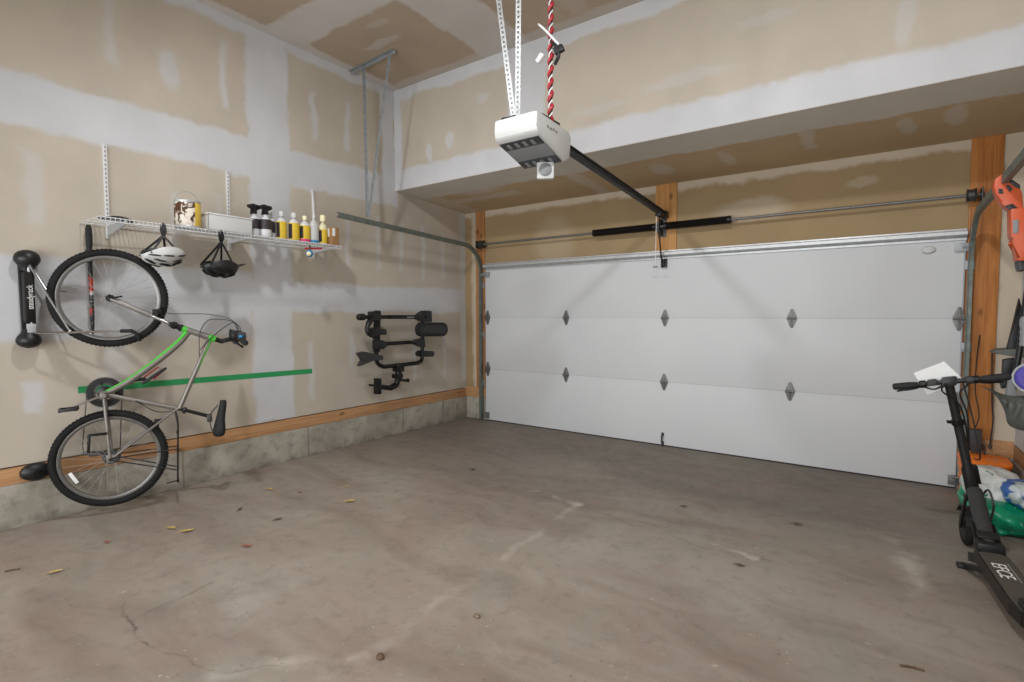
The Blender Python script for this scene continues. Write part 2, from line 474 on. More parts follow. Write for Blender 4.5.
def bez(pts, n=12):
    """smooth path through points (Catmull-Rom)"""
    p = [V(q) for q in pts]; p = [p[0]*2-p[1]] + p + [p[-1]*2-p[-2]]
    out = []
    for i in range(1, len(p)-2):
        for k in range(n):
            t = k/n
            out.append(0.5*((2*p[i]) + (p[i+1]-p[i-1])*t + (2*p[i-1]-5*p[i]+4*p[i+1]-p[i+2])*t*t + (3*p[i]-p[i-1]-3*p[i+1]+p[i+2])*t**3))
    out.append(p[-2]); return out

# ================================================================== SETTING
XR, YF, YB, YBH, ZC, ZS = 5.53, 5.50, -2.0, 4.25, 3.99, 2.85
lw_rects = [(-2, 4.3, 2.66, 3.0), (2.52, 2.92, 0.41, 4.0), (-2, 2.52, 1.24, 1.80, 1, .03), (2.3, 5.5, 1.45, 1.74, 1, .02), (-2, 4.3, 3.90, 4.1), (4.06, 4.25, 2.7, 4.0), (5.38, 5.6, .5, 2.8, .8),
            (1.48, 1.54, 3.28, 3.9, .45), (2.30, 2.36, 3.2, 3.76, .7), (3.16, 3.22, 3.17, 3.62, .7), (3.56, 3.62, 3.15, 3.66, .7), (0.93, 1.03, .74, .96, .8),
            (1.0, 1.08, 2.03, 2.5, .4), (3.09, 3.15, .55, 1.16, .6), (3.55, 3.6, 1.95, 2.47, .6), (3.96, 4.02, 1.93, 2.5, .6), (4.3, 4.37, 1.92, 2.5, .6),
            (4.66, 4.72, 1.85, 2.5, .65), (5.02, 5.08, 1.87, 2.47, .5), (1.86, 1.94, 1.75, 2.4, .4), (2.22, 2.28, 1.75, 2.45, .35), (3.96, 4.01, .55, 1.15, .5), (4.5, 4.55, .62, 1.15, .6), (5.05, 5.09, .62, 1.2, .6),
            (2.7, 2.92, .41, .72, .8), (1.36, 1.42, .6, 1.0, .35)]
lw_ells = [(1.91, 3.36, .07, .15, .7), (0.75, 3.4, .1, .35, .45), (0.1, 3.4, .1, .3, .5), (1.47, 1.1, .08, .2, .4), (0.4, 1.0, .06, .25, .6), (3.6, 1.05, .05, .2, .5)]
M['wall_l'] = drywall('left drywall', 1, 2, lw_rects, lw_ells)
M['wall_bh'] = drywall('bulkhead drywall', 0, 2, [(-1, 6, 2.7, 3.08), (-1, 6, 3.86, 4.1), (-.1, .12, 2.7, 4.0), (1.62, 2.06, 2.9, 4.0)],
                       [(.55, 3.18, .04, .11, .75), (.86, 3.28, .07, .08, .75), (1.3, 3.6, .1, .05, .4), (3.35, 3.28, .35, .05, .3), (2.6, 3.2, .3, .04, .25), (4.75, 3.3, .06, .2, .4), (3.9, 3.55, .2, .05, .25)])
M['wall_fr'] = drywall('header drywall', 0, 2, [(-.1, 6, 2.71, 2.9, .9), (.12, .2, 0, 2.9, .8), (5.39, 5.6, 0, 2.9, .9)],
                       [(3.6, 2.42, .35, .12, .5), (1.4, 2.3, .3, .3, .25), (4.5, 2.55, .12, .05, .4)], paper=(154, 132, 99), mud=(194, 181, 162))  # header paper darkened to carry the shade under the bulkhead
M['wall_r'] = drywall('right drywall', 1, 2, [(5.2, 5.6, 0, 3), (-3, 6, 1.2, 1.6), (1, 1.4, 0, 4), (-3, 4.3, 2.66, 3)], [])
M['wall_b'] = drywall('back drywall', 0, 2, [(-1, 6, 2.6, 3), (-1, 6, 1.2, 1.6), (1.5, 1.9, 0, 4), (3.9, 4.3, 0, 4)], [])
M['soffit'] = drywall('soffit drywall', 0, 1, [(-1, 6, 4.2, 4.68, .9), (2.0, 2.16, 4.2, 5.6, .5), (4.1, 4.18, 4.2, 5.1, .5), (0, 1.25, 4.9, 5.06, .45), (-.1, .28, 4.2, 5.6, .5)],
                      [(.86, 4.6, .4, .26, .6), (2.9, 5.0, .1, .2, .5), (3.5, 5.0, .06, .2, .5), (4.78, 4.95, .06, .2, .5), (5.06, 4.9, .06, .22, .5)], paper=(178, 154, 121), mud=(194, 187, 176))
M['ceil'] = drywall('ceiling drywall', 0, 1, [(-1, 6, 2.66, 3.05, .85), (1.35, 1.9, 2.9, 4.3, .8), (-1, 6, 0.2, 0.6), (3.9, 4.3, -2, 4.3, .6), (-.1, .12, -2, 4.3, .8), (-1, 6, 4.12, 4.3, .5)],
                    [(.72, 3.45, .25, .05, .4), (.95, 3.2, .15, .05, .3), (2.5, 3.9, .1, .3, .3)], paper=(170, 153, 134), mud=(196, 191, 186))

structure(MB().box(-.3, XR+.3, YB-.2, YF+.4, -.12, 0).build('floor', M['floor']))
structure(MB().box(-.15, 0, YB, YF+.1, .414, ZC).build('wall_left', M['wall_l']))
structure(MB().box(-.15, .014, YB, YF, 0, .292, .006).build('baseboard_left', M['curb']))
structure(MB().box(-.15, .004, YB, YF, .293, .404, .003).build('trim_1', M['sill']))
structure(MB().box(XR, XR+.15, YB, YF+.1, .414, ZC).build('wall_right', M['wall_r']))
structure(MB().box(XR-.014, XR+.15, YB, YF, 0, .292, .006).build('baseboard_right', M['curb']))
structure(MB().box(XR-.004, XR+.15, YB, YF, .293, .404, .003).build('trim_2', M['sill']))
structure(MB().box(-.15, XR+.15, YB-.15, YB, 0, ZC).build('wall_back', M['wall_b']))
structure(MB().box(-.15, XR+.15, YB-.15, YF+.2, ZC, ZC+.1).build('ceiling', M['ceil']))
structure(MB().box(0, XR, YBH, YBH+.12, ZS+.003, ZC).build('wall_bulkhead', M['wall_bh']))
structure(MB().prism([(0, YBH+.0015, ZS), (0, YF+.1, 2.775), (0, YF+.1, 3.0), (0, YBH+.0015, 3.0)], (XR, 0, 0)).build('ceiling_soffit', M['soffit']))
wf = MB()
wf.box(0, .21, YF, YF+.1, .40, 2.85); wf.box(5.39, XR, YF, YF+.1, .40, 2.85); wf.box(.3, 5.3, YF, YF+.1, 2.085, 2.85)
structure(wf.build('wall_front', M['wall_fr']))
cw = MB(); cw.box(0.014, .345, YF-.006, YF+.1, 0, .293, .005); cw.box(5.20, XR-.014, YF-.006, YF+.1, 0, .293, .005)
structure(cw.build('baseboard_front', M['curb']))
sw = MB(); sw.box(0.004, .345, YF-.012, YF+.1, .294, .43, .003); sw.box(5.20, XR-.004, YF-.012, YF+.1, .294, .43, .003)
structure(sw.build('trim_3', M['sill']))
structure(MB().box(.2, .345, YF-.02, YF+.1, .43, 2.79, .004).build('trim_4', M['jamb_l']))
structure(MB().box(5.205, 5.395, YF-.02, YF+.1, .43, 2.79, .004).build('trim_5', M['jamb_r']))
structure(MB().box(2.665, 2.893, YF-.015, YF+.05, 2.09, 2.79, .003).build('trim_6', M['post']))

# ------------------------------------------------------------------ garage door
DY = 5.49
door = bpy.data.objects.new('door_1', None); COL.objects.link(door); door.location = (2.77, DY, 0); ORG['door_1'] = V((2.77, DY, 0))
structure(door)
DX0, DX1 = .352, 5.188
secs = [(0.012, .6915), (.6925, 1.3755), (1.3765, 2.05)]
for z0, z1 in secs:
    MB().box(DX0, DX1, DY, DY+.045, z0, z1, .0022).build('door_panel', M['door'], door)
MB().box(DX0, DX1, DY+.005, DY+.04, 0, .014, .003).build('bottom_seal', M['black_soft'], door)
# horizontal stiffening strut along the top edge
hat = [(-.0, 2.0), (-.016, 2.0), (-.018, 2.016), (-.062, 2.026), (-.072, 2.036), (-.072, 2.062), (-.062, 2.07), (-.018, 2.074), (-.016, 2.088), (0, 2.088)]
MB().prism([(DX0+.01, DY+y, z) for y, z in hat], (DX1-DX0+.0, 0, 0)).build('top_strut', M['galv'], door, ang=20)
def hinge(x, z, w=.078, h=.175):
    b = MB()
    y = DY-.004
    pts = [(0, h/2), (.010, h/2), (w/2, .014), (w/2, -.014), (.010, -h/2), (-.010, -h/2), (-w/2, -.014), (-w/2, .014), (-.010, h/2)]
    b.prism([(x+px, y-.004, z+pz) for px, pz in pts], (0, .008, 0), .0015)
    b.tube([(x-w/2, y-.012, z), (x+w/2, y-.012, z)], .010, 10)
    for sz in (1, -1):
        b.prism([(x-.008, y-.018, z+sz*.012), (x+.008, y-.018, z+sz*.012), (x+.004, y-.006, z+sz*.07), (x-.004, y-.006, z+sz*.07)], (0, .005, 0))
        for bx in (-.022, .022): b.lathe((x+bx, y-.003, z+sz*.022), (0, -1, 0), [(.006, 0), (.006, .006), (0, .006)], 8)
    return b.build('hinge', M['hinge'], door, ang=30)
for hx in (1.583, 2.783, 3.983):
    for hz in (1.376, .692): hinge(hx, hz)
for hx in (.392, 5.172):
    for hz in (1.376, .692): hinge(hx, hz, .08, .19)
for hx, sx in ((.385, -1), (5.172, 1)):
    b = MB(); b.box(hx-.045, hx+.045, DY-.03, DY, 1.91, 1.975, .003); b.tube([(hx, DY-.035, 1.94), (hx+sx*.06, DY-.05, 1.94)], .007, 8)
    b.lathe((hx+sx*.05, DY-.048, 1.94), (1, 0, 0), [(.0, -.012), (.022, -.012), (.022, .012), (0, .012)], 14)
    b.build('top_roller_bracket', M['galv_dull'], door)
    b = MB(); b.box(hx-.03, hx+.03, DY-.016, DY, .03, .11, .003); b.tube([(hx-sx*.02, DY-.03, .10), (hx+sx*.09, DY-.05, .10)], .007, 8); b.box(hx-.02, hx+.02, DY-.03, DY-.014, .05, .09, .003)
    b.build('bottom_bracket', M['hinge'], door)
b = MB(); b.tube([(2.775, DY-.004, .03), (2.775, DY-.035, .045), (2.775, DY-.035, .115), (2.775, DY-.004, .13)], .009, 8); b.box(2.76, 2.79, DY-.006, DY, .012, .05, .002); b.box(2.76, 2.79, DY-.006, DY, .11, .145, .002)
b.build('lift_handle', M['steel_dark'], door)
b = MB(); b.box(2.74, 2.80, DY-.03, DY, 1.91, 2.0, .003); b.box(2.755, 2.785, DY-.06, DY-.03, 1.93, 1.975, .003)
b.build('operator_bracket', M['black_metal'], door)
MB().lathe(at(928, 250, 'y', DY)-V((0, .0, 0)), (0, -1, 0), [(.03, 0), (.03, .018), (.024, .026), (0, .028)], 24, 1.55, 1.0).build('tilt_sensor', M['plastic_white'], door)

# ------------------------------------------------------------------ tracks
def track(name, x, sgn, label, y_end, mat, zt=2.305, slope=.045):
    rt = thing(name, label, 'garage door track', (x, 5.43, 0))
    yv = 5.435; R = .33 if sgn < 0 else .40
    pts = [(x, yv, .02), (x, yv, .8), (x, yv, zt-R)]
    for k in range(1, 10):
        a = PI/2*k/9
        pts.append((x, yv-R+R*math.cos(a), zt-R+R*math.sin(a)))
    y0 = yv-R
    pts += [(x, y0-1.0*t*(y0-y_end), zt+(y0-y_end)*t*slope) for t in (.25, .5, .75, 1)]
    w, d, th = .024, .030, .004
    prof = [(-w, -d*.5), (w, -d*.5), (w, d*.5), (w-th*2, d*.5), (w-th*2, -d*.5+th), (-w+th*2, -d*.5+th), (-w+th*2, d*.5), (-w, d*.5)]
    prof = [(-b_*1.0, a_*1.0) for a_, b_ in prof] if sgn > 0 else [(b_, -a_) for a_, b_ in prof]
    nv = 3
    MB().sweep(pts[:nv], prof, (0, 1, 0)).build('vertical_track', mat, rt, ang=30)
    MB().sweep(pts[nv-1:], prof, (0, 1, 0)).build('horizontal_track', mat, rt, ang=30)
    for z in (.5, 1.15, 1.8):
        b = MB(); b.box(x-.02, x+.02, yv+.02, 5.48, z-.02, z+.02, .002); b.box(x+sgn*.0-.03, x+.03, 5.47, 5.478, z-.035, z+.035, .002)
        b.build('track_bracket', M['galv_dull'], rt)
    return rt
tl = track('garage_door_track', .315, -1, 'left grey steel door track curving up along the wall beside the white garage door', 3.22, M['track_green'])
tr = track('garage_door_track', 5.222, 1, 'right grey steel door track curving up past the orange tool beside the pine jamb', 1.6, M['track_green'], 2.168, .01)
# angle-iron hanger of the left track
hg = thing('track_hanger', 'perforated steel angle hanger dropping from the ceiling to the left door track', 'hanger', (.31, 3.66, 2.43))
def angle(a, b, w, side, name, holes=True):
    mb = MB(); a = V(a); bb = V(b); d = (bb-a).normalized(); sd = V(side); sd = (sd-d*sd.dot(d)).normalized(); o = d.cross(sd)
    mb.sweep([a, bb], [(0, 0), (w, 0), (w, .003), (.003, .003), (.003, w), (0, w)], sd)
    ob = mb.build(name, M['galv_dull'], hg, ang=20)
    if holes:
        L = (bb-a).length; h = MB(); n = int(L/.045)
        for k in range(n):
            c = a+d*(.02+k*.045)+sd*w*.55
            h.obox(c+o*-.0005, (d, sd, o), (.022, .009, .003))
        for k in range(n):
            c = a+d*(.02+k*.045)
            c2 = c + d.cross(sd)*0 + sd*0
        hole = h.build('slot', M['charcoal'], hg); hole['kind'] = 'stuff'
    return ob
angle((.0, 3.655, ZC-.002), (.74, 3.61, ZC-.002), .035, (0, -1, 0), 'ceiling_angle', False)
angle((.235, 3.64, ZC-.01), (.305, 3.60, 2.42), .024, (1, -.2, 0), 'vertical_angle')
angle((.66, 3.615, ZC-.01), (.325, 3.60, 2.42), .022, (1, -.2, 0), 'diagonal_angle')

# ------------------------------------------------------------------ torsion shaft
ZT, YT = 2.33, 5.40
ts = thing('torsion_spring_shaft', 'steel torsion shaft with two black coil springs above the garage door', 'garage door spring', (2.77, YT, ZT))
MB().tube([(.29, YT, ZT), (5.29, YT, ZT)], .0125, 12).build('shaft', M['hinge'], ts)
def coil(x0, x1, turns):
    pts = []
    n = turns*10
    for k in range(n+1):
        a = 2*PI*k/10; pts.append((x0+(x1-x0)*k/n, YT+.034*math.cos(a), ZT+.034*math.sin(a)))
    b = MB(); b.tube(pts, .0048, 5, up=(1, 0, 0))
    b.lathe((x0-.01, YT, ZT), (1, 0, 0), [(.034, 0), (.039, .004), (.039, .03), (.030, .035), (.014, .036)], 16)
    b.lathe((x1+.01, YT, ZT), (-1, 0, 0), [(.034, 0), (.039, .004), (.039, .03), (.030, .035), (.014, .036)], 16)
    return b.build('spring', M['black_metal'], ts)
coil(1.985, 2.70, 72); coil(2.80, 3.44, 64)
b = MB(); b.prism([(2.735, YT-.05, ZT-.07), (2.735, 5.485, ZT-.09), (2.735, 5.485, ZT+.09), (2.735, YT-.05, ZT+.05)], (.012, 0, 0)); b.box(2.70, 2.79, 5.478, 5.486, ZT-.1, ZT+.1, .002)
b.build('center_bracket', M['steel_dark'], ts)
for x, s_ in ((.37, 1), (5.205, -1)):
    MB().lathe((x-s_*.03, YT, ZT), (s_, 0, 0), [(.02, 0), (.052, .0), (.055, .006), (.045, .012), (.045, .05), (.052, .056), (.02, .06)], 24).build('cable_drum', M['steel_dark'], ts, ang=30)
    b = MB(); xb = .30 if s_ > 0 else 5.268
    b.box(xb-.004, xb+.004, YT-.045, 5.478, ZT-.05, ZT+.05, .001); b.lathe((xb-.012, YT, ZT), (1, 0, 0), [(.022, 0), (.026, .004), (.026, .02), (.022, .024)], 16)
    b.build('end_bracket', M['steel_dark'], ts)
    MB().tube([(x, YT-.045, ZT), (x+(-.012*s_), 5.445, .1)], .0015, 6).build('lift_cable', M['steel_dark'], ts)

# ------------------------------------------------------------------ opener
OX = 2.78
op = thing('garage_door_opener', 'white garage door opener hanging from the ceiling on perforated straps', 'garage door opener', (OX, 2.93, 2.5))
sec = [(2.72, 2.655), (2.715, 2.56), (2.735, 2.515), (3.06, 2.418), (3.13, 2.455), (3.155, 2.60), (3.12, 2.635)]
b = MB(); b.prism([(OX-.165, y, z) for y, z in sec], (.33, 0, 0), .026)
b.build('motor_housing', M['plastic_white'], op, ang=50)
sl = V((0, 3.06-2.735, 2.418-2.515)).normalized(); sn = V((0, sl.z, -sl.y)) if True else None
def plate(c0, c1, x0, x1, name, mat, out=.004, th=.01):
    A = V((0, 2.735, 2.515)) + sl*c0; B = V((0, 2.735, 2.515)) + sl*c1
    n = V((0, sl.z, -sl.y))
    mb = MB(); c = (A+B)/2 + V(((x0+x1)/2, 0, 0)) + n*(out-th/2)
    mb.obox(c, ((1, 0, 0), sl, n), (x1-x0, (B-A).length, th), .004)
    return mb.build(name, mat, op)
plate(.105, .235, OX-.15, OX+.15, 'bottom_cover', M['grey_mid'], .004)
def lens(c0, c1):
    l = plate(c0, c1, OX-.148, OX+.148, 'light_lens', M['grey_dark'], .006)
    A = V((0, 2.735, 2.515)) + sl*((c0+c1)/2); n = V((0, sl.z, -sl.y))
    for k in range(4):
        mb = MB(); mb.obox(A+V((OX-.09+k*.06, 0, 0))+n*.007, ((1, 0, 0), sl, n), (.026, (c1-c0)*.62, .003), .001)
        mb.build('lens_window', M['grey_mid'], l)
lens(.022, .10); lens(.24, .325)
for k in range(4):
    b = MB(); b.box(OX+.1655, OX+.167, 2.83+k*.035, 2.853+k*.035, 2.578-(k % 2)*.004, 2.592-(k % 2)*.004); b.build('marking', M['grey_mid'], op)
b = MB(); b.box(OX+.06, OX+.15, 2.80, 3.02, 2.64, 2.66, .004); b.box(OX-.12, OX-.02, 2.74, 2.84, 2.652, 2.668, .003)
b.build('top_bracket', M['black_metal'], op)
# rail
b = MB(); b.sweep([(OX, 3.1, 2.637), (OX, 5.45, 2.455)], [(-.02, -.028), (.02, -.028), (.02, -.02), (.007, -.018), (.007, .018), (.02, .02), (.02, .028), (-.02, .028), (-.02, .02), (-.007, .018), (-.007, -.018), (-.02, -.02)], (0, 0, 1))
rail = b.build('rail', M['charcoal'], op, ang=20)
b = MB(); b.box(OX-.03, OX+.03, 5.42, 5.486, 2.42, 2.49, .004)
b.build('header_bracket', M['black_metal'], op)
b = MB(); b.box(OX-.028, OX+.028, 5.24, 5.36, 2.415, 2.455, .005); b.build('trolley', M['black'], op)
b = MB(); b.sweep([(OX-.01, 5.30, 2.43), (OX-.01, 5.33, 2.2), (OX-.01, 5.38, 2.02), (OX-.01, 5.44, 1.955)], [(-.004, -.014), (.004, -.014), (.004, .014), (-.004, .014)], (0, 1, 0))
b.build('door_arm', M['black_metal'], op)
b = MB(); b.tube([(OX-.035, 5.30, 2.42), (OX-.04, 5.30, 1.93)], .0035, 6); b.build('release_rope', M['paper'], op)
b = MB(); b.obox((OX-.04, 5.30, 1.905), ((1, 0, 0), (0, 1, 0), (0, 0, 1)), (.05, .012, .018), .004); b.build('release_handle', M['grey_mid'], op)
# perforated hanger straps
def strap(a, bq, w=.032):
    a, bq = V(a), V(bq); d = (bq-a).normalized(); v = (a-CAMP); sd = V((.80, .59, 0)); sd = (sd-d*sd.dot(d)).normalized(); o = d.cross(sd)
    mb = MB(); L = (bq-a).length; t = .0025; hw = w*.5; hh = .0075; pitch = .03
    n = int(L/pitch)
    mb.obox(a+d*L/2+sd*(hw-.005), (d, sd, o), (L, .010, t)); mb.obox(a+d*L/2-sd*(hw-.005), (d, sd, o), (L, .010, t))
    for k in range(n): mb.obox(a+d*(pitch*(k+.5)), (d, sd, o), (.016, w-.018, t))
    mb.obox(a+d*L/2+sd*hw+o*.010, (d, o, sd), (L, .020, t))
    return mb.build('hanging_strap', M['strap'], op, ang=20)
strap((2.74, 2.76, 2.66), (2.565, 2.72, ZC))
strap((2.765, 2.77, 2.66), (2.80, 2.74, ZC))
# wiring
wr = thing('opener_wiring', 'red and white twisted wires dropping from the ceiling to the opener', 'wire', (2.92, 2.9, 2.65))
for ph, mt, nm in ((0, 'red', 'red_wire'), (PI, 'paper', 'white_wire'), (PI/2, 'black', 'black_wire')):
    pts = [(2.93+.011*math.cos(ph+k*.9), 2.9+.011*math.sin(ph+k*.9), 2.645+k*(ZC-2.645)/120) for k in range(121)]
    MB().tube(pts, .0115 if mt == 'red' else .0045, 6).build(nm, M[mt], wr)
b = MB(); b.tube(bez([(2.93, 2.9, 3.12), (2.98, 2.87, 3.08), (3.0, 2.88, 3.02), (2.96, 2.9, 2.98)], 6), .011, 6); b.obox((3.0, 2.88, 3.05), ((1, .3, .4), (0, 1, 0), (-.4, 0, 1)), (.06, .03, .045), .006)
b.build('black_connector', M['black'], wr)
b = MB(); b.obox((2.865, 2.88, 3.035), ((.6, .2, .8), (0, 1, 0), (-.8, 0, .6)), (.06, .03, .03), .004); b.build('white_connector', M['paper'], wr)
b = MB(); b.tube(bez([(2.85, 2.88, 3.25), (2.9, 2.87, 3.2), (2.96, 2.87, 3.13), (3.0, 2.88, 3.08)], 6), .007, 6); b.build('cable_tie', M['paper'], wr)
# sensor hanging under the opener
sp_ = thing('motion_sensor', 'small white square sensor with round grey lens hanging below the opener', 'sensor', (2.83, 3.0, 2.36))
dv = (CAMP-V((2.83, 3.0, 2.36))); dv.z = 0; dv.normalize(); rv = V((0, 0, 1)).cross(dv)
b = MB(); b.obox((2.83, 3.0, 2.365), (rv, (0, 0, 1), dv), (.115, .11, .04), .012); b.build('sensor_case', M['plastic_white'], sp_)
b = MB(); b.lathe(V((2.83, 3.0, 2.368))+dv*.02, dv, [(.042, 0), (.042, .004), (.03, .012), (0, .014)], 24); b.build('sensor_lens', M['grey_mid'], sp_)
b = MB(); b.tube(bez([V((2.80, 3.0, 2.41)), V((2.795, 2.99, 2.45)), V((2.80, 2.97, 2.475))], 5), .003, 6); b.build('sensor_wire', M['paper'], sp_)

# ================================================================== LEFT WALL
# painter's tape
ta, tb = V((0.0012, 1.237, .881)), V((0.0012, 3.117, .85))
tp = MB(); d = (tb-ta).normalized(); tp.obox((ta+tb)/2, (d, d.cross(V((1, 0, 0))), (1, 0, 0)), ((tb-ta).length, .048, .0012))
tag(tp.build('masking_tape', M['green_tape'], origin=(ta+tb)/2), 'long strip of green tape stuck level along the left drywall', 'tape')

# shelf
SZ = 2.078
for y, zt, zb, lb in ((1.45, 2.66, 1.98, 'white slotted wall standard nearest the bike rack, above the black cap'), (2.33, 2.655, 1.98, 'white slotted wall standard rising behind the white tray'), (3.165, 2.66, 1.98, 'white slotted wall standard rising behind the spouted bottle')):
    st = thing('shelf_standard', lb, 'shelf standard', (.0, y, zb), 'white slotted shelf standards')
    w = .013
    b = MB(); b.prism([(.0, y-w, zb), (.014, y-w, zb), (.014, y+w, zb), (0, y+w, zb)], (0, 0, zt-zb), .001); b.build('channel', M['white'], st)
    b = MB(); n = int((zt-zb)/.032)
    for k in range(n): b.box(.0135, .0146, y-.0045, y+.0045, zb+.014+k*.032, zb+.030+k*.032)
    sl_ = b.build('slots', M['grey_mid'], st); sl_['kind'] = 'stuff'
sh = thing('wire_shelf', 'white ventilated wire shelf on the left wall holding bottles and cans', 'shelf', (.2, 2.22, SZ))
SX = .40; Y0, Y1 = 1.285, 3.20
b = MB()
for x in (.015, .14, .27, SX): b.tube([(x, Y0, SZ-.004), (x, Y1, SZ-.004)], .0035, 6)
b.tube([(SX+.004, Y0, SZ-.030), (SX+.004, Y1, SZ-.030)], .0035, 6)
b.build('long_rod', M['white'], sh)
b = MB(); n = int((Y1-Y0)/.0275)
for k in range(n+1):
    y = Y0+.005+k*(Y1-Y0-.01)/n
    b.tube([(.01, y, SZ), (SX+.003, y, SZ), (SX+.007, y, SZ-.004), (SX+.007, y, SZ-.032)], .0018, 5)
dk = b.build('deck_wires', M['white'], sh); dk['kind'] = 'stuff'
for y in (1.45, 2.33, 3.165):
    b = MB(); b.prism([(.0147, y-.006, SZ-.006), (SX-.03, y-.006, SZ-.006), (SX-.03, y-.006, SZ-.024), (.16, y-.006, SZ-(.065 if y < 2 else .034)), (.0147, y-.006, SZ-(.085 if y < 2 else .045))], (0, .012, 0), .001)
    b.build('shelf_bracket', M['galv'] if y < 2 else M['white'], sh)

# things on the shelf
def bottle(name, label, cat, x, y, r, h, body, lab=None, lz=(.1, .7), cap=None, caph=.03, capr=.3, base=None, squash=.75, shoulder=.72, grp=None, neck=.28):
    t = thing(name, label, cat, (x, y, SZ+.002), grp)
    z = SZ+.002
    hb = h-caph
    prof = [(r*.92, 0), (r, .006), (r, hb*shoulder), (r*.93, hb*(shoulder+.06)), (r*.62, hb*(shoulder+.16)), (r*neck, hb*(shoulder+.22)), (r*neck, hb)]
    MB().lathe((x, y, z), (0, 0, 1), prof, 24, squash, 1.0).build('body', M[body], t)
    if lab:
        MB().lathe((x, y, z), (0, 0, 1), [(r*1.01, hb*lz[0]), (r*1.02, hb*lz[0]+.002), (r*1.02, hb*lz[1]-.002), (r*1.01, hb*lz[1])], 24, squash*1.01, 1.0).build('label_wrap', M[lab], t)
        d_ = V((math.cos(-.45), math.sin(-.45), 0))
        if lab == 'yellow':
            bb = MB(); n0 = V((math.cos(-1.25), math.sin(-1.25), 0)); tg = V((-n0.y, n0.x, 0))
            rad_ = 1/math.sqrt((n0.x/(r*squash*1.03))**2+(n0.y/(r*1.03))**2)
            bb.obox(V((x, y, z+hb*(lz[0]+lz[1])/2))+n0*(rad_-.001), (tg, (0, 0, 1), n0), (r*.7, hb*(lz[1]-lz[0])*.85, .004), .001)
            bb.build('printed_panel', M['label_dark'], t)
    if base:
        MB().lathe((x, y, z), (0, 0, 1), [(r*1.02, .002), (r*1.03, .004), (r*1.03, .03), (r*1.02, .032)], 24, squash*1.02, 1.0).build('base_band', M[base], t)
    if cap:
        MB().lathe((x, y, z+hb-.004), (0, 0, 1), [(r*capr, 0), (r*capr, caph*.85), (r*capr*.85, caph), (0, caph)], 18).build('cap', M[cap], t)
    return t
# black cap lying on the shelf
bc = thing('baseball_cap', 'black cap lying flat on the left end of the wire shelf', 'cap', (.26, 1.43, SZ+.002))
b = MB(); b.lathe((.25, 1.44, SZ+.002), (0, 0, 1), [(.085, 0), (.085, .008), (.07, .02), (.04, .03), (0, .033)], 24); b.build('crown', M['black_soft'], bc)
b = MB(); b.lathe((.29, 1.37, SZ+.003), (0, 0, 1), [(.07, 0), (.072, .004), (.05, .010), (0, .012)], 20, 1.0, .8); b.build('brim', M['black_soft'], bc)
# paint can
pc = thing('paint_can', 'round paint can with printed yellow label standing on the wire shelf', 'paint can', (.30, 1.875, SZ+.002))
z = SZ+.002; r = .09
MB().lathe((.30, 1.875, z), (0, 0, 1), [(r*.97, 0), (r, .004), (r, .008), (r*.98, .012), (r*.98, .192), (r, .196), (r*1.0, .204), (r*.93, .206), (r*.9, .198), (0, .196)], 32).build('can_body', M['galv'], pc)
MB().lathe((.30, 1.875, z), (0, 0, 1), [(r*.985, .014), (r*.992, .015), (r*.992, .188), (r*.985, .189)], 32).build('can_label', M['can'], pc)
b = MB(); b.tube([(.30-.0, 1.875+r*1.02*math.cos(a), z+.175+.105*math.sin(a)) for a in [PI*k/20 for k in range(21)]], .0022, 6); b.build('bail_handle', M['galv_dull'], pc)
for s_ in (-1, 1): pass
# white tray
wt = thing('storage_tray', 'long white plastic tray on the wire shelf beside the paint can', 'tray', (.27, 2.16, SZ+.002))
b = MB(); x0, x1, y0, y1, z0, z1 = .17, .385, 1.985, 2.335, SZ+.002, SZ+.128; t_ = .006
b.box(x0, x1, y0, y1, z0, z0+t_, .002); b.box(x0, x0+t_, y0, y1, z0, z1, .002); b.box(x1-t_, x1, y0, y1, z0, z1, .002); b.box(x0, x1, y0, y0+t_, z0, z1, .002); b.box(x0, x1, y1-t_, y1, z0, z1, .002)
b.build('tray_body', M['plastic_white'], wt)
b = MB()
b.box(x0-.006, x1+.006, y0-.006, y0+.006, z1-.004, z1+.006, .002); b.box(x0-.006, x1+.006, y1-.006, y1+.006, z1-.004, z1+.006, .002); b.box(x0-.006, x0+.006, y0, y1, z1-.004, z1+.006, .002); b.box(x1-.006, x1+.006, y0, y1, z1-.004, z1+.006, .002)
b.build('tray_rim', M['white'], wt)
# spray bottles
def spray(label, x, y, liquid):
    t = bottle('spray_bottle', label, 'spray bottle', x, y, .046, .20, liquid, 'label_dark', (.32, .74), None, .0, grp='spray bottles on the wire shelf', squash=.8, shoulder=.66)
    zz = SZ+.20
    b = MB(); b.box(x-.018, x+.018, y-.016, y+.016, zz-.006, zz+.03, .005)
    b.prism([(x-.014, y-.062, zz+.062), (x-.014, y-.05, zz+.04), (x-.014, y+.02, zz+.025), (x-.014, y+.055, zz+.045), (x-.014, y+.05, zz+.07), (x-.014, y-.02, zz+.078)], (.028, 0, 0), .005)
    b.prism([(x-.008, y-.03, zz+.045), (x-.008, y-.018, zz+.045), (x-.008, y-.022, zz-.01), (x-.008, y-.036, zz-.016)], (.016, 0, 0), .003)
    b.build('trigger_head', M['black'], t)
spray('clear spray bottle with black trigger, right beside the white tray', .30, 2.40, 'translucent')
spray('spray bottle with black trigger and pink base, second from the white tray', .345, 2.475, 'translucent')
b_ = bottle('polish_bottle', 'white bottle with dark picture label between spray bottle and yellow bottles', 'bottle', .28, 2.555, .042, .25, 'translucent', 'label_dark', (.25, .72), 'plastic_white', .04, .45)
bottle('cleaner_bottle', 'yellow labelled white jug nearest the spray bottles on the shelf', 'bottle', .30, 2.645, .047, .255, 'translucent', 'yellow', (.05, .76), 'plastic_white', .045, .5, grp='yellow labelled jugs on the wire shelf')
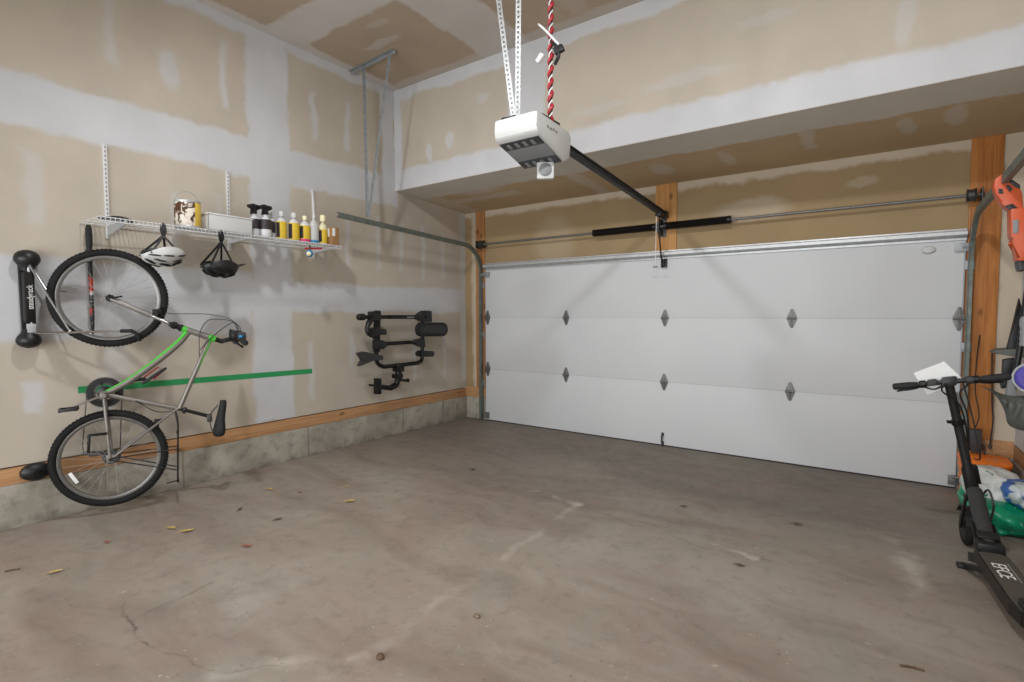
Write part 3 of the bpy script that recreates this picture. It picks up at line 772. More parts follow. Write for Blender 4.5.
bottle('cleaner_bottle', 'yellow labelled white jug in the middle of the yellow row', 'bottle', .30, 2.765, .05, .26, 'translucent', 'yellow', (.05, .76), 'plastic_white', .045, .5, grp='yellow labelled jugs on the wire shelf')
bottle('cleaner_bottle', 'pale yellow labelled jug with a pink base, left of the spouted bottle', 'bottle', .30, 2.875, .05, .25, 'translucent', 'yellow', (.14, .74), 'cream_cap', .04, .42, base='magenta', grp='yellow labelled jugs on the wire shelf')
sb = bottle('spouted_bottle', 'tall white bottle with a long thin spout and blue base', 'bottle', .30, 2.970, .047, .27, 'plastic_white', None, cap='plastic_white', caph=.03, capr=.35, base='blue', shoulder=.7)
b = MB(); b.tube([(.30, 2.972, SZ+.26), (.30, 2.968, SZ+.35), (.30, 2.964, SZ+.46)], [.012, .009, .005], 10); b.build('spout', M['plastic_white'], sb)
bottle('oil_bottle', 'yellow labelled bottle with a cream cap beside the cardboard box', 'bottle', .30, 3.066, .042, .285, 'cream_cap', 'yellow', (.08, .64), 'cream_cap', .06, .62, shoulder=.7)
cb = thing('cardboard_box', 'small brown cardboard box at the right end of the wire shelf', 'box', (.28, 3.155, SZ+.002))
b = MB(); b.box(.20, .37, 3.115, 3.195, SZ+.002, SZ+.175, .002); b.build('carton', M['cardboard'], cb)
b = MB(); b.box(.3705, .372, 3.12, 3.15, SZ+.09, SZ+.165); b.build('sticker', M['paper'], cb)
b = MB(); b.box(.25, .33, 3.1135, 3.1145, SZ+.085, SZ+.165); b.build('sticker', M['paper'], cb)
# ball toy hanging from the lip
bl = thing('hanging_ball', 'small blue ball hanging by a red ribbon under the shelf edge', 'ball', (.41, 2.87, 1.98))
bp_ = at(309.5, 253.5, 'x', .412)
b = MB(); b.ell(bp_, (.033, .033, .033), 16, 10); b.build('ball', M['blue'], bl)
b = MB(); b.ell(bp_+V((.012, -.014, -.004)), (.024, .022, .022), 12, 8); b.build('pale_patch', M['cream_cap'], bl)
b = MB(); b.tube(bez([bp_+V((0, 0, .03)), bp_+V((.0, .01, .05)), V((.409, bp_.y, SZ-.03))], 5), .006, 6); b.build('clip', M['black'], bl)
b = MB(); b.sweep(bez([bp_+V((0, -.05, .04)), bp_+V((0, 0, .046)), bp_+V((0, .06, .05)), bp_+V((0, .13, .058))], 5), [(-.002, -.008), (.002, -.008), (.002, .008), (-.002, .008)], (0, 0, 1)); b.build('ribbon', M['red'], bl)

# helmets: shell with air vents cut as dark recessed slots
def helmet(name, label, c, fw, size, shell_mat, visor):
    """c centre, fw = direction of the helmet's front (horizontal)"""
    c = V(c); fw = V(fw).normalized(); upv = V((0, 0, -1)); sd = upv.cross(fw)     # hangs upside down
    L, W_, H = size
    t = thing(name, label, 'helmet', c)
    b = MB(); N1, N2 = 30, 16
    rows = []
    for i in range(N2+1):
        row = []
        for k in range(N1):
            ph = 2*PI*k/N1; th = PI*(.47+.20*math.sin(ph)**2)*i/N2
            x = math.sin(th)*math.cos(ph); y = math.sin(th)*math.sin(ph); zz = math.cos(th)
            taper = 1-.16*max(0, -x)
            rr = 1.0
            groove = math.cos(y*7.5*1.0)
            rr += .045*(1 if groove > .15 else -.9)*(1 if i < N2-3 else .2)*min(1, i/2)
            row.append(b.bm.verts.new(c + fw*x*L*rr + sd*y*W_*taper*rr + upv*(zz*H*rr)))
        rows.append(row)
    for A, B in zip(rows, rows[1:]):
        for k in range(N1):
            k2 = (k+1) % N1
            b.bm.faces.new((A[k], A[k2], B[k2], B[k]))
    bmesh.ops.remove_doubles(b.bm, verts=b.bm.verts[:], dist=.0005)
    b.build('shell', M[shell_mat], t, ang=60)
    # inner liner
    b = MB(); b.ell(c-upv*.005, (L*.93, W_*.9, H*.9), 24, 14, (fw, sd, upv)); 
    for v in b.bm.verts:
        k_ = (v.co-c).dot(upv)
        if k_ < -.012: v.co += upv*(-.012-k_)
    b.build('liner', M['black_soft'], t)
    # vents
    b = MB()
    for ph, xs in ((0, (.35, -.4)), (24, (.5, -.1, -.7)), (-24, (.5, -.1, -.7)), (50, (.35, -.42)), (-50, (.35, -.42)), (76, (.5, -.12, -.65)), (-76, (.5, -.12, -.65))):
        for x in xs:
            q = math.sqrt(1-x*x); yy = q*math.sin(math.radians(ph)); zz = q*math.cos(math.radians(ph))
            Pq = c + fw*x*L*1.035 + sd*yy*W_*1.035*(1-.16*max(0, -x)) + upv*zz*H*1.035
            nrm = (fw*x/L + sd*yy/W_ + upv*zz/H).normalized()
            a1 = (fw - nrm*fw.dot(nrm)).normalized(); a2 = nrm.cross(a1)
            b.ell(Pq, (L*.27, W_*.06, .009), 14, 8, (a1, a2, nrm))
    v = b.build('vents', M['black'], t)
    # straps up to the shelf wire
    return t, fw, sd, upv
h1, fw1, sd1, up1 = helmet('bicycle_helmet', 'white vented bicycle helmet hanging by its strap from the shelf', at(163, 253.5, 'x', .39), (-.2, 1, .08), (.152, .105, .088), 'plastic_white', False)
h2, fw2, sd2, up2 = helmet('bicycle_helmet', 'black bicycle helmet with visor hanging from the shelf, right of the white one', at(220, 266, 'x', .40), (-.2, 1, .0), (.145, .10, .085), 'black', True)
def hstraps(t, c, fw, top, mat):
    b = MB(); c = V(c); top = V(top)
    pr_ = [(-.001, -.008), (.001, -.008), (.001, .008), (-.001, .008)]
    kn = top - V((0, 0, .085))
    sd = fw.cross(V((0, 0, 1)))
    b.sweep(bez([top+V((.002, .004, -.004)), top+V((.010, .008, -.05)), kn], 6), [(a*1.5, q*1.4) for a, q in pr_], (0, 1, 0))
    b.sweep(bez([top+V((0, -.006, -.004)), top+V((.004, -.012, -.05)), kn], 6), [(a*1.5, q*1.4) for a, q in pr_], (0, 1, 0))
    for e in (c-fw*.12+sd*.06, c+fw*.07+sd*.07, c-fw*.12-sd*.06, c+fw*.06-sd*.07):
        b.sweep(bez([kn, (kn+e)/2+V((.005, 0, 0)), e], 5), pr_, (0, 1, 0))
    b.tube([top+V((-.012, 0, 0)), top+V((.0, 0, .006)), top+V((.012, 0, -.002))], .004, 6)
    b.build('strap', M[mat], t)
c1 = at(163, 253.5, 'x', .39); c2 = at(220, 266, 'x', .40)
hstraps(h1, c1, fw1, (.405, at(163, 223, 'x', .405).y, SZ-.002), 'charcoal')
hstraps(h2, c2, fw2, (.405, at(221, 233, 'x', .405).y, SZ-.002), 'black')
b = MB(); b.prism([c2+fw2*.10+sd2*.075+V((0, 0, .0)), c2+fw2*.21+sd2*.035+V((0, 0, .035)), c2+fw2*.21-sd2*.035+V((0, 0, .035)), c2+fw2*.10-sd2*.075], (0, 0, -.006), .002); b.build('visor', M['black'], h2)

# pole hanging on the wall
pz0 = 1.265; px_, py_ = .045, 1.325
po = thing('trekking_pole', 'black pole with red and white graphics hanging behind the front wheel', 'pole', (px_, py_, pz0))
b = MB(); b.tube([(px_, py_, pz0), (px_, py_, pz0+.06), (px_, py_, pz0+.14), (px_, py_, pz0+.56)], [.004, .010, .014, .014], 12); b.build('shaft', M['pole'], po)
b = MB(); b.tube([(px_, py_, pz0+.52), (px_, py_, pz0+.53), (px_, py_, pz0+.60), (px_, py_, pz0+.615)], [.014, .017, .017, .020], 12)
b.build('collar', M['black'], po)
b = MB(); b.tube([(px_, py_, pz0+.61), (px_, py_, pz0+.65), (px_, py_, pz0+.72), (px_, py_, pz0+.77), (px_, py_, pz0+.795)], [.014, .020, .021, .019, .010], 12); b.build('grip', M['black_soft'], po)
b = MB(); b.box(.0, px_, py_-.012, py_+.012, pz0+.60, pz0+.625, .002); b.build('wall_clip', M['black'], po)

# ------------------------------------------------------------------ bike in its swing rack
ALP = math.radians(22)
B0 = V((.08, .98, 0)); DS = V((math.sin(ALP), math.cos(ALP), 0)); DN = V((math.cos(ALP), -math.sin(ALP), 0)); DZ = V((0, 0, 1))
def P(s, z, n=0.0): return B0 + DS*s + DZ*z + DN*n

rk = thing('wall_bike_rack', 'black vertical swing bike rack with silver wheel arms at the far left', 'bike rack', (.0, .985, 1.2))
b = MB(); b.prism([(0, .950, 1.28), (0, .945, 1.76), (0, 1.025, 1.76), (0, 1.02, 1.28)], (.03, 0, 0), .004); b.box(.0, .085, .955, 1.012, 1.37, 1.70, .010); b.build('backplate', M['black'], rk)
b = MB(); b.box(.088, .094, .960, 1.008, 1.36, 1.705, .003); b.box(.03, .09, .965, 1.004, 1.70, 1.735, .006); b.build('name_panel', M['black_metal'], rk)
text('lettering', 'steadyrack', .046, (.0945, .984, 1.535), (0, 0, 1), (0, -1, 0), M['paper'], rk, sx=.80)
b = MB(); b.lathe((.055, .985, 1.785), (0, 0, 1), [(.034, -.075), (.040, -.05), (.056, -.032), (.068, -.008), (.069, .008), (.062, .032), (.045, .05), (.022, .06), (0, .063)], 28); b.build('top_cap', M['black'], rk)
b = MB(); b.lathe((.055, .975, 1.25), (0, 0, -1), [(.032, -.075), (.040, -.05), (.056, -.030), (.066, -.008), (.067, .006), (.06, .026), (.045, .04), (.022, .05), (0, .053)], 28); b.build('bottom_cap', M['black'], rk)
b = MB(); b.box(.06, .10, .962, 1.006, 1.30, 1.36, .006); b.tube([(.085, .984, 1.27), (.085, .984, 1.37)], .010, 10); b.build('hinge_post', M['galv'], rk)
b = MB(); b.tube([(.085, .984, 1.70), (.085, .984, 1.76)], .010, 10); b.build('hinge_post', M['galv'], rk)
b = MB()
for n in (-.055, .055):
    b.tube([P(.015, 1.745, n*.35), P(.11, 1.53, n), P(.207, 1.312, n)], .0065, 8)
b.tube([P(.207, 1.314, -.055), P(.207, 1.314, .055)], .007, 8)
b.build('support_arm', M['chrome'], rk)
b = MB()
for n in (-.055, .055): b.tube([P(.025, 1.298, n*.4), P(.10, 1.298, n), P(.50, 1.303, n)], .0065, 8)
b.tube([P(.207, 1.302, -.055), P(.207, 1.302, .055)], .008, 8)
b.build('wheel_arm', M['chrome'], rk)
b = MB()
b.tube([P(.48, 1.303, .055), P(.545, 1.303, .055)], .012, 10); b.tube([P(.48, 1.303, -.055), P(.545, 1.303, -.055)], .012, 10)
b.tube(bez([P(.54, 1.303, .055), P(.575, 1.28, .045), P(.585, 1.245, .03), P(.59, 1.235, 0), P(.585, 1.245, -.03), P(.575, 1.28, -.045), P(.54, 1.303, -.055)], 5), .010, 8)
b.build('tyre_hook', M['black_soft'], rk)

wrst = thing('tyre_rest', 'black oval tyre rest on the wall left of the rear wheel', 'bike rack', (.0, .985, .36))
b = MB(); b.lathe((.004, .985, .356), (1, 0, 0), [(.064, 0), (.082, .008), (.078, .03), (.05, .05), (0, .056)], 28, 1.0, .74); b.build('rest_body', M['black'], wrst)
b = MB(); b.lathe((.058, .985, .356), (1, 0, 0), [(.022, 0), (.018, .006), (0, .008)], 16); b.build('screw_cover', M['black_metal'], wrst)

bk = thing('bicycle', 'grey and green mountain bike hung upright by its front wheel on the left wall', 'bicycle', P(.40, .06))
def wheel(s, z, name, hubw, rear):
    c = P(s, z); R = .342; tr_ = .0245
    prof = [(-tr_+tr_*1.0*math.cos(a), tr_*math.sin(a)) for a in [2*PI*k/12 for k in range(12)]]
    w = MB()
    w.ring(c, DN, R, prof, 72)
    # tread blocks
    a0 = (DZ - DN*DZ.dot(DN)).normalized(); b0 = DN.cross(a0)
    for k in range(84):
        th = 2*PI*k/84; d = a0*math.cos(th)+b0*math.sin(th); tg = DN.cross(d)
        for o_ in (-.014, 0, .014):
            th2 = th+(0.03 if o_ == 0 else 0); d2 = a0*math.cos(th2)+b0*math.sin(th2); tg2 = DN.cross(d2)
            w.obox(c + d2*(R-.0015-abs(o_)*.28) + DN*o_, (d2, tg2, DN), (.008, .012, .009))
    wt_ = w.build(name, M['tire'], bk)
    rm = MB(); rm.ring(c, DN, R-.058, [(.012, -.012), (.012, .012), (.004, .013), (-.010, .008), (-.010, -.008), (.004, -.013)], 72); rm.build('rim', M['rim'], wt_)
    spk = MB()
    for k in range(28):
        th = 2*PI*(k+.5)/28; sg = 1 if k % 2 else -1
        thh = th+(.9 if (k//2) % 2 else -.9)
        d = a0*math.cos(th)+b0*math.sin(th); dh = a0*math.cos(thh)+b0*math.sin(thh)
        spk.tube([c+dh*.022+DN*sg*.028, c+d*(R-.066)], .0011, 4)
    s_ = spk.build('spokes', M['spoke'], wt_); s_['kind'] = 'stuff'
    hb = MB(); hb.lathe(c-DN*hubw/2, DN, [(.008, -.02), (.008, 0), (.014, .001), (.016, .01), (.026, .020), (.026, .024), (.015, .03), (.015, hubw-.03), (.026, hubw-.024), (.026, hubw-.02), (.016, hubw-.01), (.014, hubw), (.008, hubw), (.008, hubw+.02)], 20)
    hb.build('hub', M['black_metal'], wt_)
    return c, wt_, a0, b0
cF, wF, a0, b0 = wheel(.428, 1.535, 'front_wheel', .085, False)
cR, wR, _, _ = wheel(.396, .402, 'rear_wheel', .10, True)
# valve, reflector, quick release
b = MB(); th = 1.43; d = a0*math.cos(th)+b0*math.sin(th); 
dd = (P(.10, 1.59)-cF).normalized(); b.tube([cF+dd*.285, cF+dd*.24], .0035, 6); b.build('valve', M['black'], wF)
b = MB(); dd = (P(.20, .30)-cR).normalized(); tg = DN.cross(dd); b.obox(cR+dd*.235+DN*.012, (dd, tg, DN), (.022, .085, .008), .003); b.build('reflector', M['paper'], wR)
b = MB(); b.tube(bez([cF+DN*.062, cF+DN*.075+DS*.02, cF+DN*.085+DS*.075+DZ*.012], 5), [.006]*11, 6); b.lathe(cF+DN*.05, DN, [(.013, 0), (.013, .016), (0, .018)], 12); b.build('quick_release', M['black_metal'], bk)
# fork
crown = P(.79, 1.345)
for n in (-.058, .058):
    b = MB(); b.tube([P(.428, 1.535, n*.95), P(.45, 1.522, n), P(.66, 1.413, n)], [.011, .017, .018], 12)
    b.build('fork_leg', M['titanium'], bk)
b = MB()
for n in (-.058, .058): b.tube([P(.65, 1.418, n), P(.775, 1.352, n)], .013, 12)
b.tube([P(.655, 1.416, -.058), P(.70, 1.43, -.03), P(.70, 1.43, .03), P(.655, 1.416, .058)], .011, 8)
b.build('fork_stanchions', M['chrome'], bk)
b = MB(); b.bar(P(.785, 1.347, -.08), P(.785, 1.347, .08), .04, .035, (1, 0, 0), .008); b.lathe(P(.785, 1.347), P(.85, 1.316)-P(.785, 1.347), [(.02, 0), (.027, .006), (.027, .03), (.021, .036), (.021, .05), (.026, .055), (.026, .072)], 16); b.build('fork_crown', M['black_metal'], bk)
for n in (-.055, .055):
    b = MB(); b.obox(P(.70, 1.443, n), (DS, DZ, DN), (.06, .03, .02), .006); b.tube([P(.70, 1.45, n), P(.735, 1.47, n*.4)], .006, 6)
    b.build('front_brake', M['black_metal'], bk)
# frame
HT0, HT1 = P(.845, 1.318), P(1.06, 1.230)
ST0, ST1 = P(.372, .858), P(.815, .712)
b = MB()
b.tube([HT0, HT1], .023, 16)
dt = bez([P(.895, 1.293), P(.82, 1.20), P(.668, 1.062), P(.51, .939), P(.372, .858)], 8)
b.tube(dt, [.020+.004*math.sin(PI*i/(len(dt)-1)) for i in range(len(dt))], 16)
tt = [P(1.03, 1.240), P(.815, .712)]
b.tube(tt, .0165, 14)
b.tube([ST0, ST1], .0165, 14)
b.lathe(P(.372, .858, -.036), DN, [(.024, 0), (.026, .004), (.026, .068), (.024, .072)], 20)
for n in (-.06, .06):
    b.tube([P(.805, .715, n*.25), P(.74, .672, n*.75), P(.42, .42, n)], .0085, 10)
    b.tube([P(.372, .85, n*.45), P(.378, .76, n*.75), P(.396, .415, n)], .011, 10)
    b.obox(P(.40, .41, n), (DS, DZ, DN), (.05, .05, .006), .002)
b.build('frame', M['titanium'], bk)
# green painted accents
b = MB()
b.tube([P(.842, 1.3192), P(.88, 1.3036)], .0245, 16); b.tube([P(1.02, 1.2464), P(1.064, 1.228)], .0245, 16)
def accent(path, rad, off, r0):
    pp = []; 
    for i, q in enumerate(path):
        t_ = (path[min(i+1, len(path)-1)]-path[max(i-1, 0)]).normalized(); sdv = DN.cross(t_)
        if sdv.dot(off) < 0: sdv = -sdv
        pp.append(q + (sdv*.72+DN*.55)*rad)
    b.tube(pp, [r0*(1-.55*i/(len(pp)-1)) for i in range(len(pp))], 10)
accent(dt[1:], .0185, (P(.5, 1.3)-P(.668, 1.062)), .0145)
accent(bez([P(1.03, 1.240), P(.96, 1.068), P(.885, .885)], 4), .0115, DS, .0105)
b.build('green_accents', M['green_paint'], bk)
# cockpit
b = MB(); b.tube([P(1.055, 1.232), P(1.10, 1.214), P(1.118, 1.207)], [.019, .017, .017], 12); b.bar(P(1.105, 1.212), P(1.215, 1.238), .034, .030, DZ, .008); b.build('stem', M['black_metal'], bk)
b = MB(); HB = (1.222, 1.244)
b.tube(bez([P(1.244, 1.205, -.31), P(1.232, 1.225, -.15), P(1.222, 1.244, -.04), P(1.222, 1.244, .04), P(1.232, 1.225, .15), P(1.244, 1.205, .31)], 5), .0135, 10); b.build('handlebar', M['black_metal'], bk)
for sg in (-1, 1):
    b = MB(); b.tube([P(1.235, 1.220, sg*.18), P(1.236, 1.219, sg*.19), P(1.243, 1.207, sg*.30), P(1.244, 1.205, sg*.315)], [.018, .021, .021, .015], 12); b.build('grip', M['black_soft'], bk)
    b = MB(); b.obox(P(1.205, 1.262, sg*.13), (DS, DZ, DN), (.075, .06, .055), .014); b.tube(bez([P(1.185, 1.235, sg*.14), P(1.195, 1.205, sg*.19), P(1.225, 1.178, sg*.28)], 5), .009, 6); b.build('brake_lever', M['black_metal'], bk)
    b = MB(); b.obox(P(1.232, 1.255, sg*.16), (DS, DZ, DN), (.06, .06, .05), .014); b.tube([P(1.19, 1.28, sg*.12), P(1.175, 1.30, sg*.10)], .008, 6); b.build('shifter', M['charcoal'], bk)
b = MB(); b.ell(P(1.225, 1.252, .19), (.017, .017, .012), 12, 8); b.build('shifter_dial', M['blue'], bk)
# cables
b = MB(); b.tube(bez([P(.74, 1.44, 0), P(.796, 1.425, .01), P(.995, 1.423, .03), P(1.14, 1.395, .07), P(1.22, 1.33, .12), P(1.226, 1.28, .14)], 8), .0032, 6); b.build('cable', M['black'], bk)
b = MB(); b.tube(bez([P(.955, 1.10, .02), P(.955, 1.17, .03), P(.962, 1.28, .04), P(1.0, 1.355, .04), P(1.05, 1.383, .04), P(1.18, 1.365, .06), P(1.226, 1.28, -.02)], 8), .0032, 6); b.build('cable', M['black'], bk)
b = MB(); b.tube(bez([P(.96, 1.15, .02), P(1.03, 1.235, .03), P(1.15, 1.34, .06), P(1.20, 1.35, .09), P(1.226, 1.27, .12)], 8), .0032, 6); b.build('cable', M['black'], bk)
b = MB(); b.tube(bez([P(.55, .80, .02), P(.66, .715, .02), P(.74, .70, .02), P(.80, .705, .02)], 8), .0032, 6); b.build('cable', M['black'], bk)
# crank, chainring, pedals
b = MB(); c = P(.372, .866, -.048)
b.ring(c, DN, .10, [(.006, -.002), (.006, .002), (-.03, .002), (-.03, -.002)], 44)
b.lathe(c-DN*.004, DN, [(.045, 0), (.045, .012), (.02, .02)], 24)
for k in range(5):
    a = 2*PI*k/5+.3; d = a0*math.cos(a)+b0*math.sin(a); b.bar(c, c+d*.08, .018, .006, DN)
b.build('chainring', M['black_metal'], bk)
b = MB(); b.ring(c-DN*.008, DN, .075, [(.005, -.002), (.005, .002), (-.02, .002), (-.02, -.002)], 36)
for k in range(44):
    a = 2*PI*k/44; d = a0*math.cos(a)+b0*math.sin(a); b.obox(c+d*.108, (d, DN.cross(d), DN), (.007, .006, .003))
b.build('small_chainring', M['steel_dark'], bk)
b = MB(); b.bar(P(.372, .858, .065), P(.20, .795, .082), .028, .014, DN, .005); b.lathe(P(.372, .858, .05), DN, [(.018, 0), (.018, .03), (0, .032)], 14); b.build('crank_arm', M['titanium'], bk)
b = MB(); b.bar(P(.372, .858, -.065), P(.545, .925, -.085), .028, .014, DN, .005); b.build('crank_arm', M['titanium'], bk)
def pedal(s, z, n):
    b = MB(); c = P(s, z, n); ax1 = (DS*.94+DZ*.05).normalized(); ax2 = DN; ax3 = ax1.cross(ax2)
    for o_ in (-.042, .042): b.obox(c+ax1*o_, (ax1, ax2, ax3), (.016, .085, .024), .003)
    for o_ in (-.04, .04): b.obox(c+ax2*o_, (ax1, ax2, ax3), (.09, .012, .02), .003)
    b.tube([c-ax2*.06, c+ax2*.04], .008, 8)
    return b.build('pedal', M['black'], bk)
pedal(.195, .79, .135)
pd2 = pedal(.56, .935, -.14)
b = MB(); c = P(.60, .955, -.11); b.tube([c, c+DS*.09+DZ*.07, c+DS*.12+DZ*.04, c+DS*.06-DZ*.02], .006, 6); b.build('toe_clip', M['red'], bk)
# mini pump along the down tube
b = MB(); q0, q1 = P(.57, .945, .01), P(.725, 1.055, .01); dv_ = (q1-q0).normalized(); of = DN.cross(dv_); of = of if of.dot(DS) > 0 else -of
b.tube([q0+of*.035, q0+of*.035+dv_*.02, q1+of*.035-dv_*.03, q1+of*.035], [.006, .011, .011, .006], 10); b.build('mini_pump', M['black'], bk)
# cassette, derailleur, chain
b = MB(); 
for k in range(6): b.lathe(cR-DN*(.03+k*.005), DN, [(.02, -.001), (.055-k*.005, -.001), (.055-k*.005, .001), (.02, .001)], 24)
b.build('cassette', M['steel_dark'], bk)
b = MB(); b.obox(P(.31, .43, -.06), (DS, DZ, DN), (.09, .03, .03), .008); b.obox(P(.265, .44, -.055), (DS, DZ, DN), (.08, .025, .02), .006); b.build('rear_derailleur', M['steel_dark'], bk)
b = MB(); b.tube([P(.27, .86, -.048), P(.262, .77, -.048), P(.235, .50, -.05), P(.24, .44, -.05)], .004, 6); b.tube([P(.47, .86, -.048), P(.46, .70, -.048), P(.445, .43, -.05)], .004, 6); b.build('chain', M['steel_dark'], bk)
# folding lock / stand bracket
b = MB(); b.bar(P(.385, .592, .075), P(.285, .594, .085), .028, .016, DN, .005); b.bar(P(.29, .60, .085), P(.282, .472, .085), .028, .016, DN, .005)
for q in (P(.37, .592, .085), P(.33, .593, .09), P(.287, .585, .094), P(.284, .54, .094), P(.282, .49, .094)): b.lathe(q, DN, [(.010, 0), (.010, .004), (0, .005)], 10)
b.build('kickstand', M['black_metal'], bk)
# seatpost and saddle
b = MB(); b.tube([ST1, P(1.0, .638)], .0135, 12); b.build('seatpost', M['black_metal'], bk)
b = MB(); b.lathe(P(.838, .703), ST1-ST0, [(.019, 0), (.021, .003), (.021, .02), (.019, .023)], 16); b.obox(P(.845, .685), (DS, DZ, DN), (.02, .025, .03), .004); b.build('seat_clamp', M['black'], bk)
b = MB()
for n in (-.022, .022): b.tube(bez([P(1.05, .50, n*1.3), P(1.02, .54, n), P(1.015, .64, n), P(1.07, .72, n*.6)], 6), .0035, 6)
b.obox(P(1.01, .622), (DS, DZ, DN), (.035, .06, .05), .008); b.build('saddle_rails', M['steel_dark'], bk)
b = MB(); rows = []
prof_ = [(.472, .03, 1.065, .02), (.478, .05, 1.072, .045), (.495, .068, 1.08, .062), (.52, .076, 1.085, .066), (.55, .072, 1.084, .058), (.59, .052, 1.082, .045), (.64, .034, 1.086, .034), (.69, .027, 1.093, .028), (.725, .022, 1.097, .024), (.745, .014, 1.094, .018), (.752, .006, 1.09, .01)]
for z, w, st_, th in prof_:
    row = []
    for k in range(16):
        a = 2*PI*k/16
        row.append(b.bm.verts.new(P(st_+.004+ (.032 if math.sin(a) > 0 else th)*math.sin(a)*.9, z, w*math.cos(a))))
    rows.append(row)
for A, B in zip(rows, rows[1:]):
    for k in range(16): b.bm.faces.new((A[k], A[(k+1) % 16], B[(k+1) % 16], B[k]))
b.bm.faces.new(rows[0][::-1]); b.bm.faces.new(rows[-1])
b.build('saddle', M['black_soft'], bk, ang=70)
# rear luggage rack
b = MB()
for n in (-.055, .055):
    b.tube(bez([P(.79, .69, n*.5), P(.80, .63, n), P(.803, .575, n), P(.80, .50, n)], 5)+[P(.79, .17, n)], .006, 8)
    b.tube([P(.40, .40, n*1.25), P(.785, .265, n)], .0045, 6); b.tube([P(.40, .41, n*1.25), P(.795, .42, n)], .0045, 6)
for z in (.54, .42, .27, .17): b.tube([P(.795, z, -.055), P(.795, z, .055)], .0045, 6)
b.tube([P(.79, .17, 0), P(.72, .16, 0)], .0045, 6)
b.build('luggage_rack', M['black_metal'], bk)
b = MB(); b.obox(P(.68, .64, .03), (DS, DZ, DN), (.05, .03, .025), .006); b.build('rear_brake', M['black_metal'], bk)
b = MB(); b.obox(P(.66, .60, -.03), (DS, DZ, DN), (.05, .03, .025), .006); b.build('rear_brake', M['black_metal'], bk)

# ------------------------------------------------------------------ hitch bike carrier on the wall
HXP = .15
def A(px, py, dx=0): p = at(px, py, 'x', HXP); return p + V((dx, 0, 0))
hr = thing('hitch_bike_carrier', 'black folding hitch bike carrier mounted on the left wall near the corner', 'bike carrier', (0, 3.9, .58))
b = MB(); b.bar(A(377.3, 310.5), A(376.5, 352), .055, .06, (0, 1, 0), .006); b.build('upright', M['black_metal'], hr)
b = MB(); b.tube(bez([A(376.3, 350), A(376.5, 360), A(379, 364.5), A(384, 366.8)], 5)+[A(400, 365), A(416, 363.2)]+bez([A(418, 362.8), A(421, 361), A(422, 357), A(422.3, 345)], 5)+[A(422.3, 318)], .024, 10); b.build('frame_tube', M['black_metal'], hr)
b = MB(); b.tube([A(357, 317, .07), A(372, 317, .06), A(425, 316.8, .06)], .022, 10); b.bar(A(385, 317, .065), A(412, 317, .065), .045, .05, DZ, .006); b.build('wheel_tray_bar', M['black_metal'], hr)
b = MB(); b.obox(A(405, 317.2, .092), ((0, 1, 0), DZ, (1, 0, 0)), (.11, .012, .002)); b.build('bar_marking', M['grey_mid'], hr)
b = MB(); b.lathe(A(360, 317, .07), (0, -1, 0), [(.02, 0), (.036, .01), (.036, .07), (.026, .085), (0, .09)], 14); b.build('end_knob', M['black'], hr)
b = MB(); b.obox(A(372, 316, .04), ((0, 1, 0), DZ, (1, 0, 0)), (.12, .10, .09), .012); b.build('tray_clamp', M['black'], hr)
b = MB(); b.prism([A(411, 317.5), A(417, 314), A(420, 310.5), A(426.5, 311), A(427, 322), A(418, 321.5)], (.09, 0, 0), .008); b.lathe(A(421, 317, .09), (1, 0, 0), [(.02, 0), (.02, .012), (0, .014)], 12); b.build('tray_clamp', M['black'], hr)
b = MB(); b.tube(bez([A(370.5, 316.5, .05), A(364, 323, .08), A(361.8, 329, .09), A(363.5, 334, .09), A(368.5, 336.5, .08)], 6), [.03]*8+[.026]*9+[.02]*8, 10); b.build('wheel_hook', M['black'], hr)
b = MB(); b.prism([A(365.5, 329), A(371, 327), A(381, 329.5), A(381, 334.5), A(371, 334.8), A(366.5, 336)], (.10, 0, 0), .01); b.build('ratchet_block', M['black'], hr)
b = MB(); b.tube([A(379, 345), A(384, 344), A(389, 343.6), A(411, 342.3)], [.034, .03, .022, .022], 10); b.build('lower_tray_bar', M['black_metal'], hr)
b = MB(); b.prism([A(372, 339.5), A(378, 340), A(382, 342), A(382, 346), A(378.5, 349), A(372, 349)], (.09, 0, 0), .01); b.build('tray_clamp', M['black'], hr)
b = MB(); b.prism([A(409, 342), A(414, 339.5), A(420, 338), A(421, 347), A(417, 346.5), A(411, 344)], (.08, 0, 0), .008); b.build('tray_clamp', M['black'], hr)
b = MB()
cl, cr_ = A(416, 329.3, .06), A(437, 329.3, .06); rr = .085
loop = [cl+V((0, rr*math.cos(a), rr*math.sin(a))) for a in [PI/2+PI*k/8 for k in range(9)]] + [cr_+V((0, rr*math.cos(a), rr*math.sin(a))) for a in [-PI/2+PI*k/8 for k in range(9)]]
b.prism(loop, (.05, 0, 0), .012); b.build('wheel_cradle', M['black_soft'], hr)
b = MB(); loop2 = [cl+V((.049, .012+rr*.62*math.cos(a), rr*.55*math.sin(a))) for a in [PI/2+PI*k/8 for k in range(9)]] + [cr_+V((.049, -.01+rr*.62*math.cos(a), rr*.55*math.sin(a))) for a in [-PI/2+PI*k/8 for k in range(9)]]
b.prism(loop2, (.006, 0, 0)); b.lathe(A(418, 329.3, .115), (1, 0, 0), [(.03, 0), (.03, .02), (.01, .026)], 14); b.build('cradle_pad', M['charcoal'], hr)
b = MB(); b.prism([A(414.5, 353), A(417, 350.3), A(428, 350.8), A(429, 354), A(427, 356.5), A(416, 356.5)], (.10, 0, 0), .01); b.build('pivot_clamp', M['black'], hr)
b = MB(); b.prism([A(355, 353), A(361, 351.3), A(370, 353.5), A(379, 355.5), A(379, 359.5), A(369, 360), A(356, 366), A(360.5, 360)], (.07, 0, 0), .006); b.build('wheel_shoe', M['charcoal'], hr)
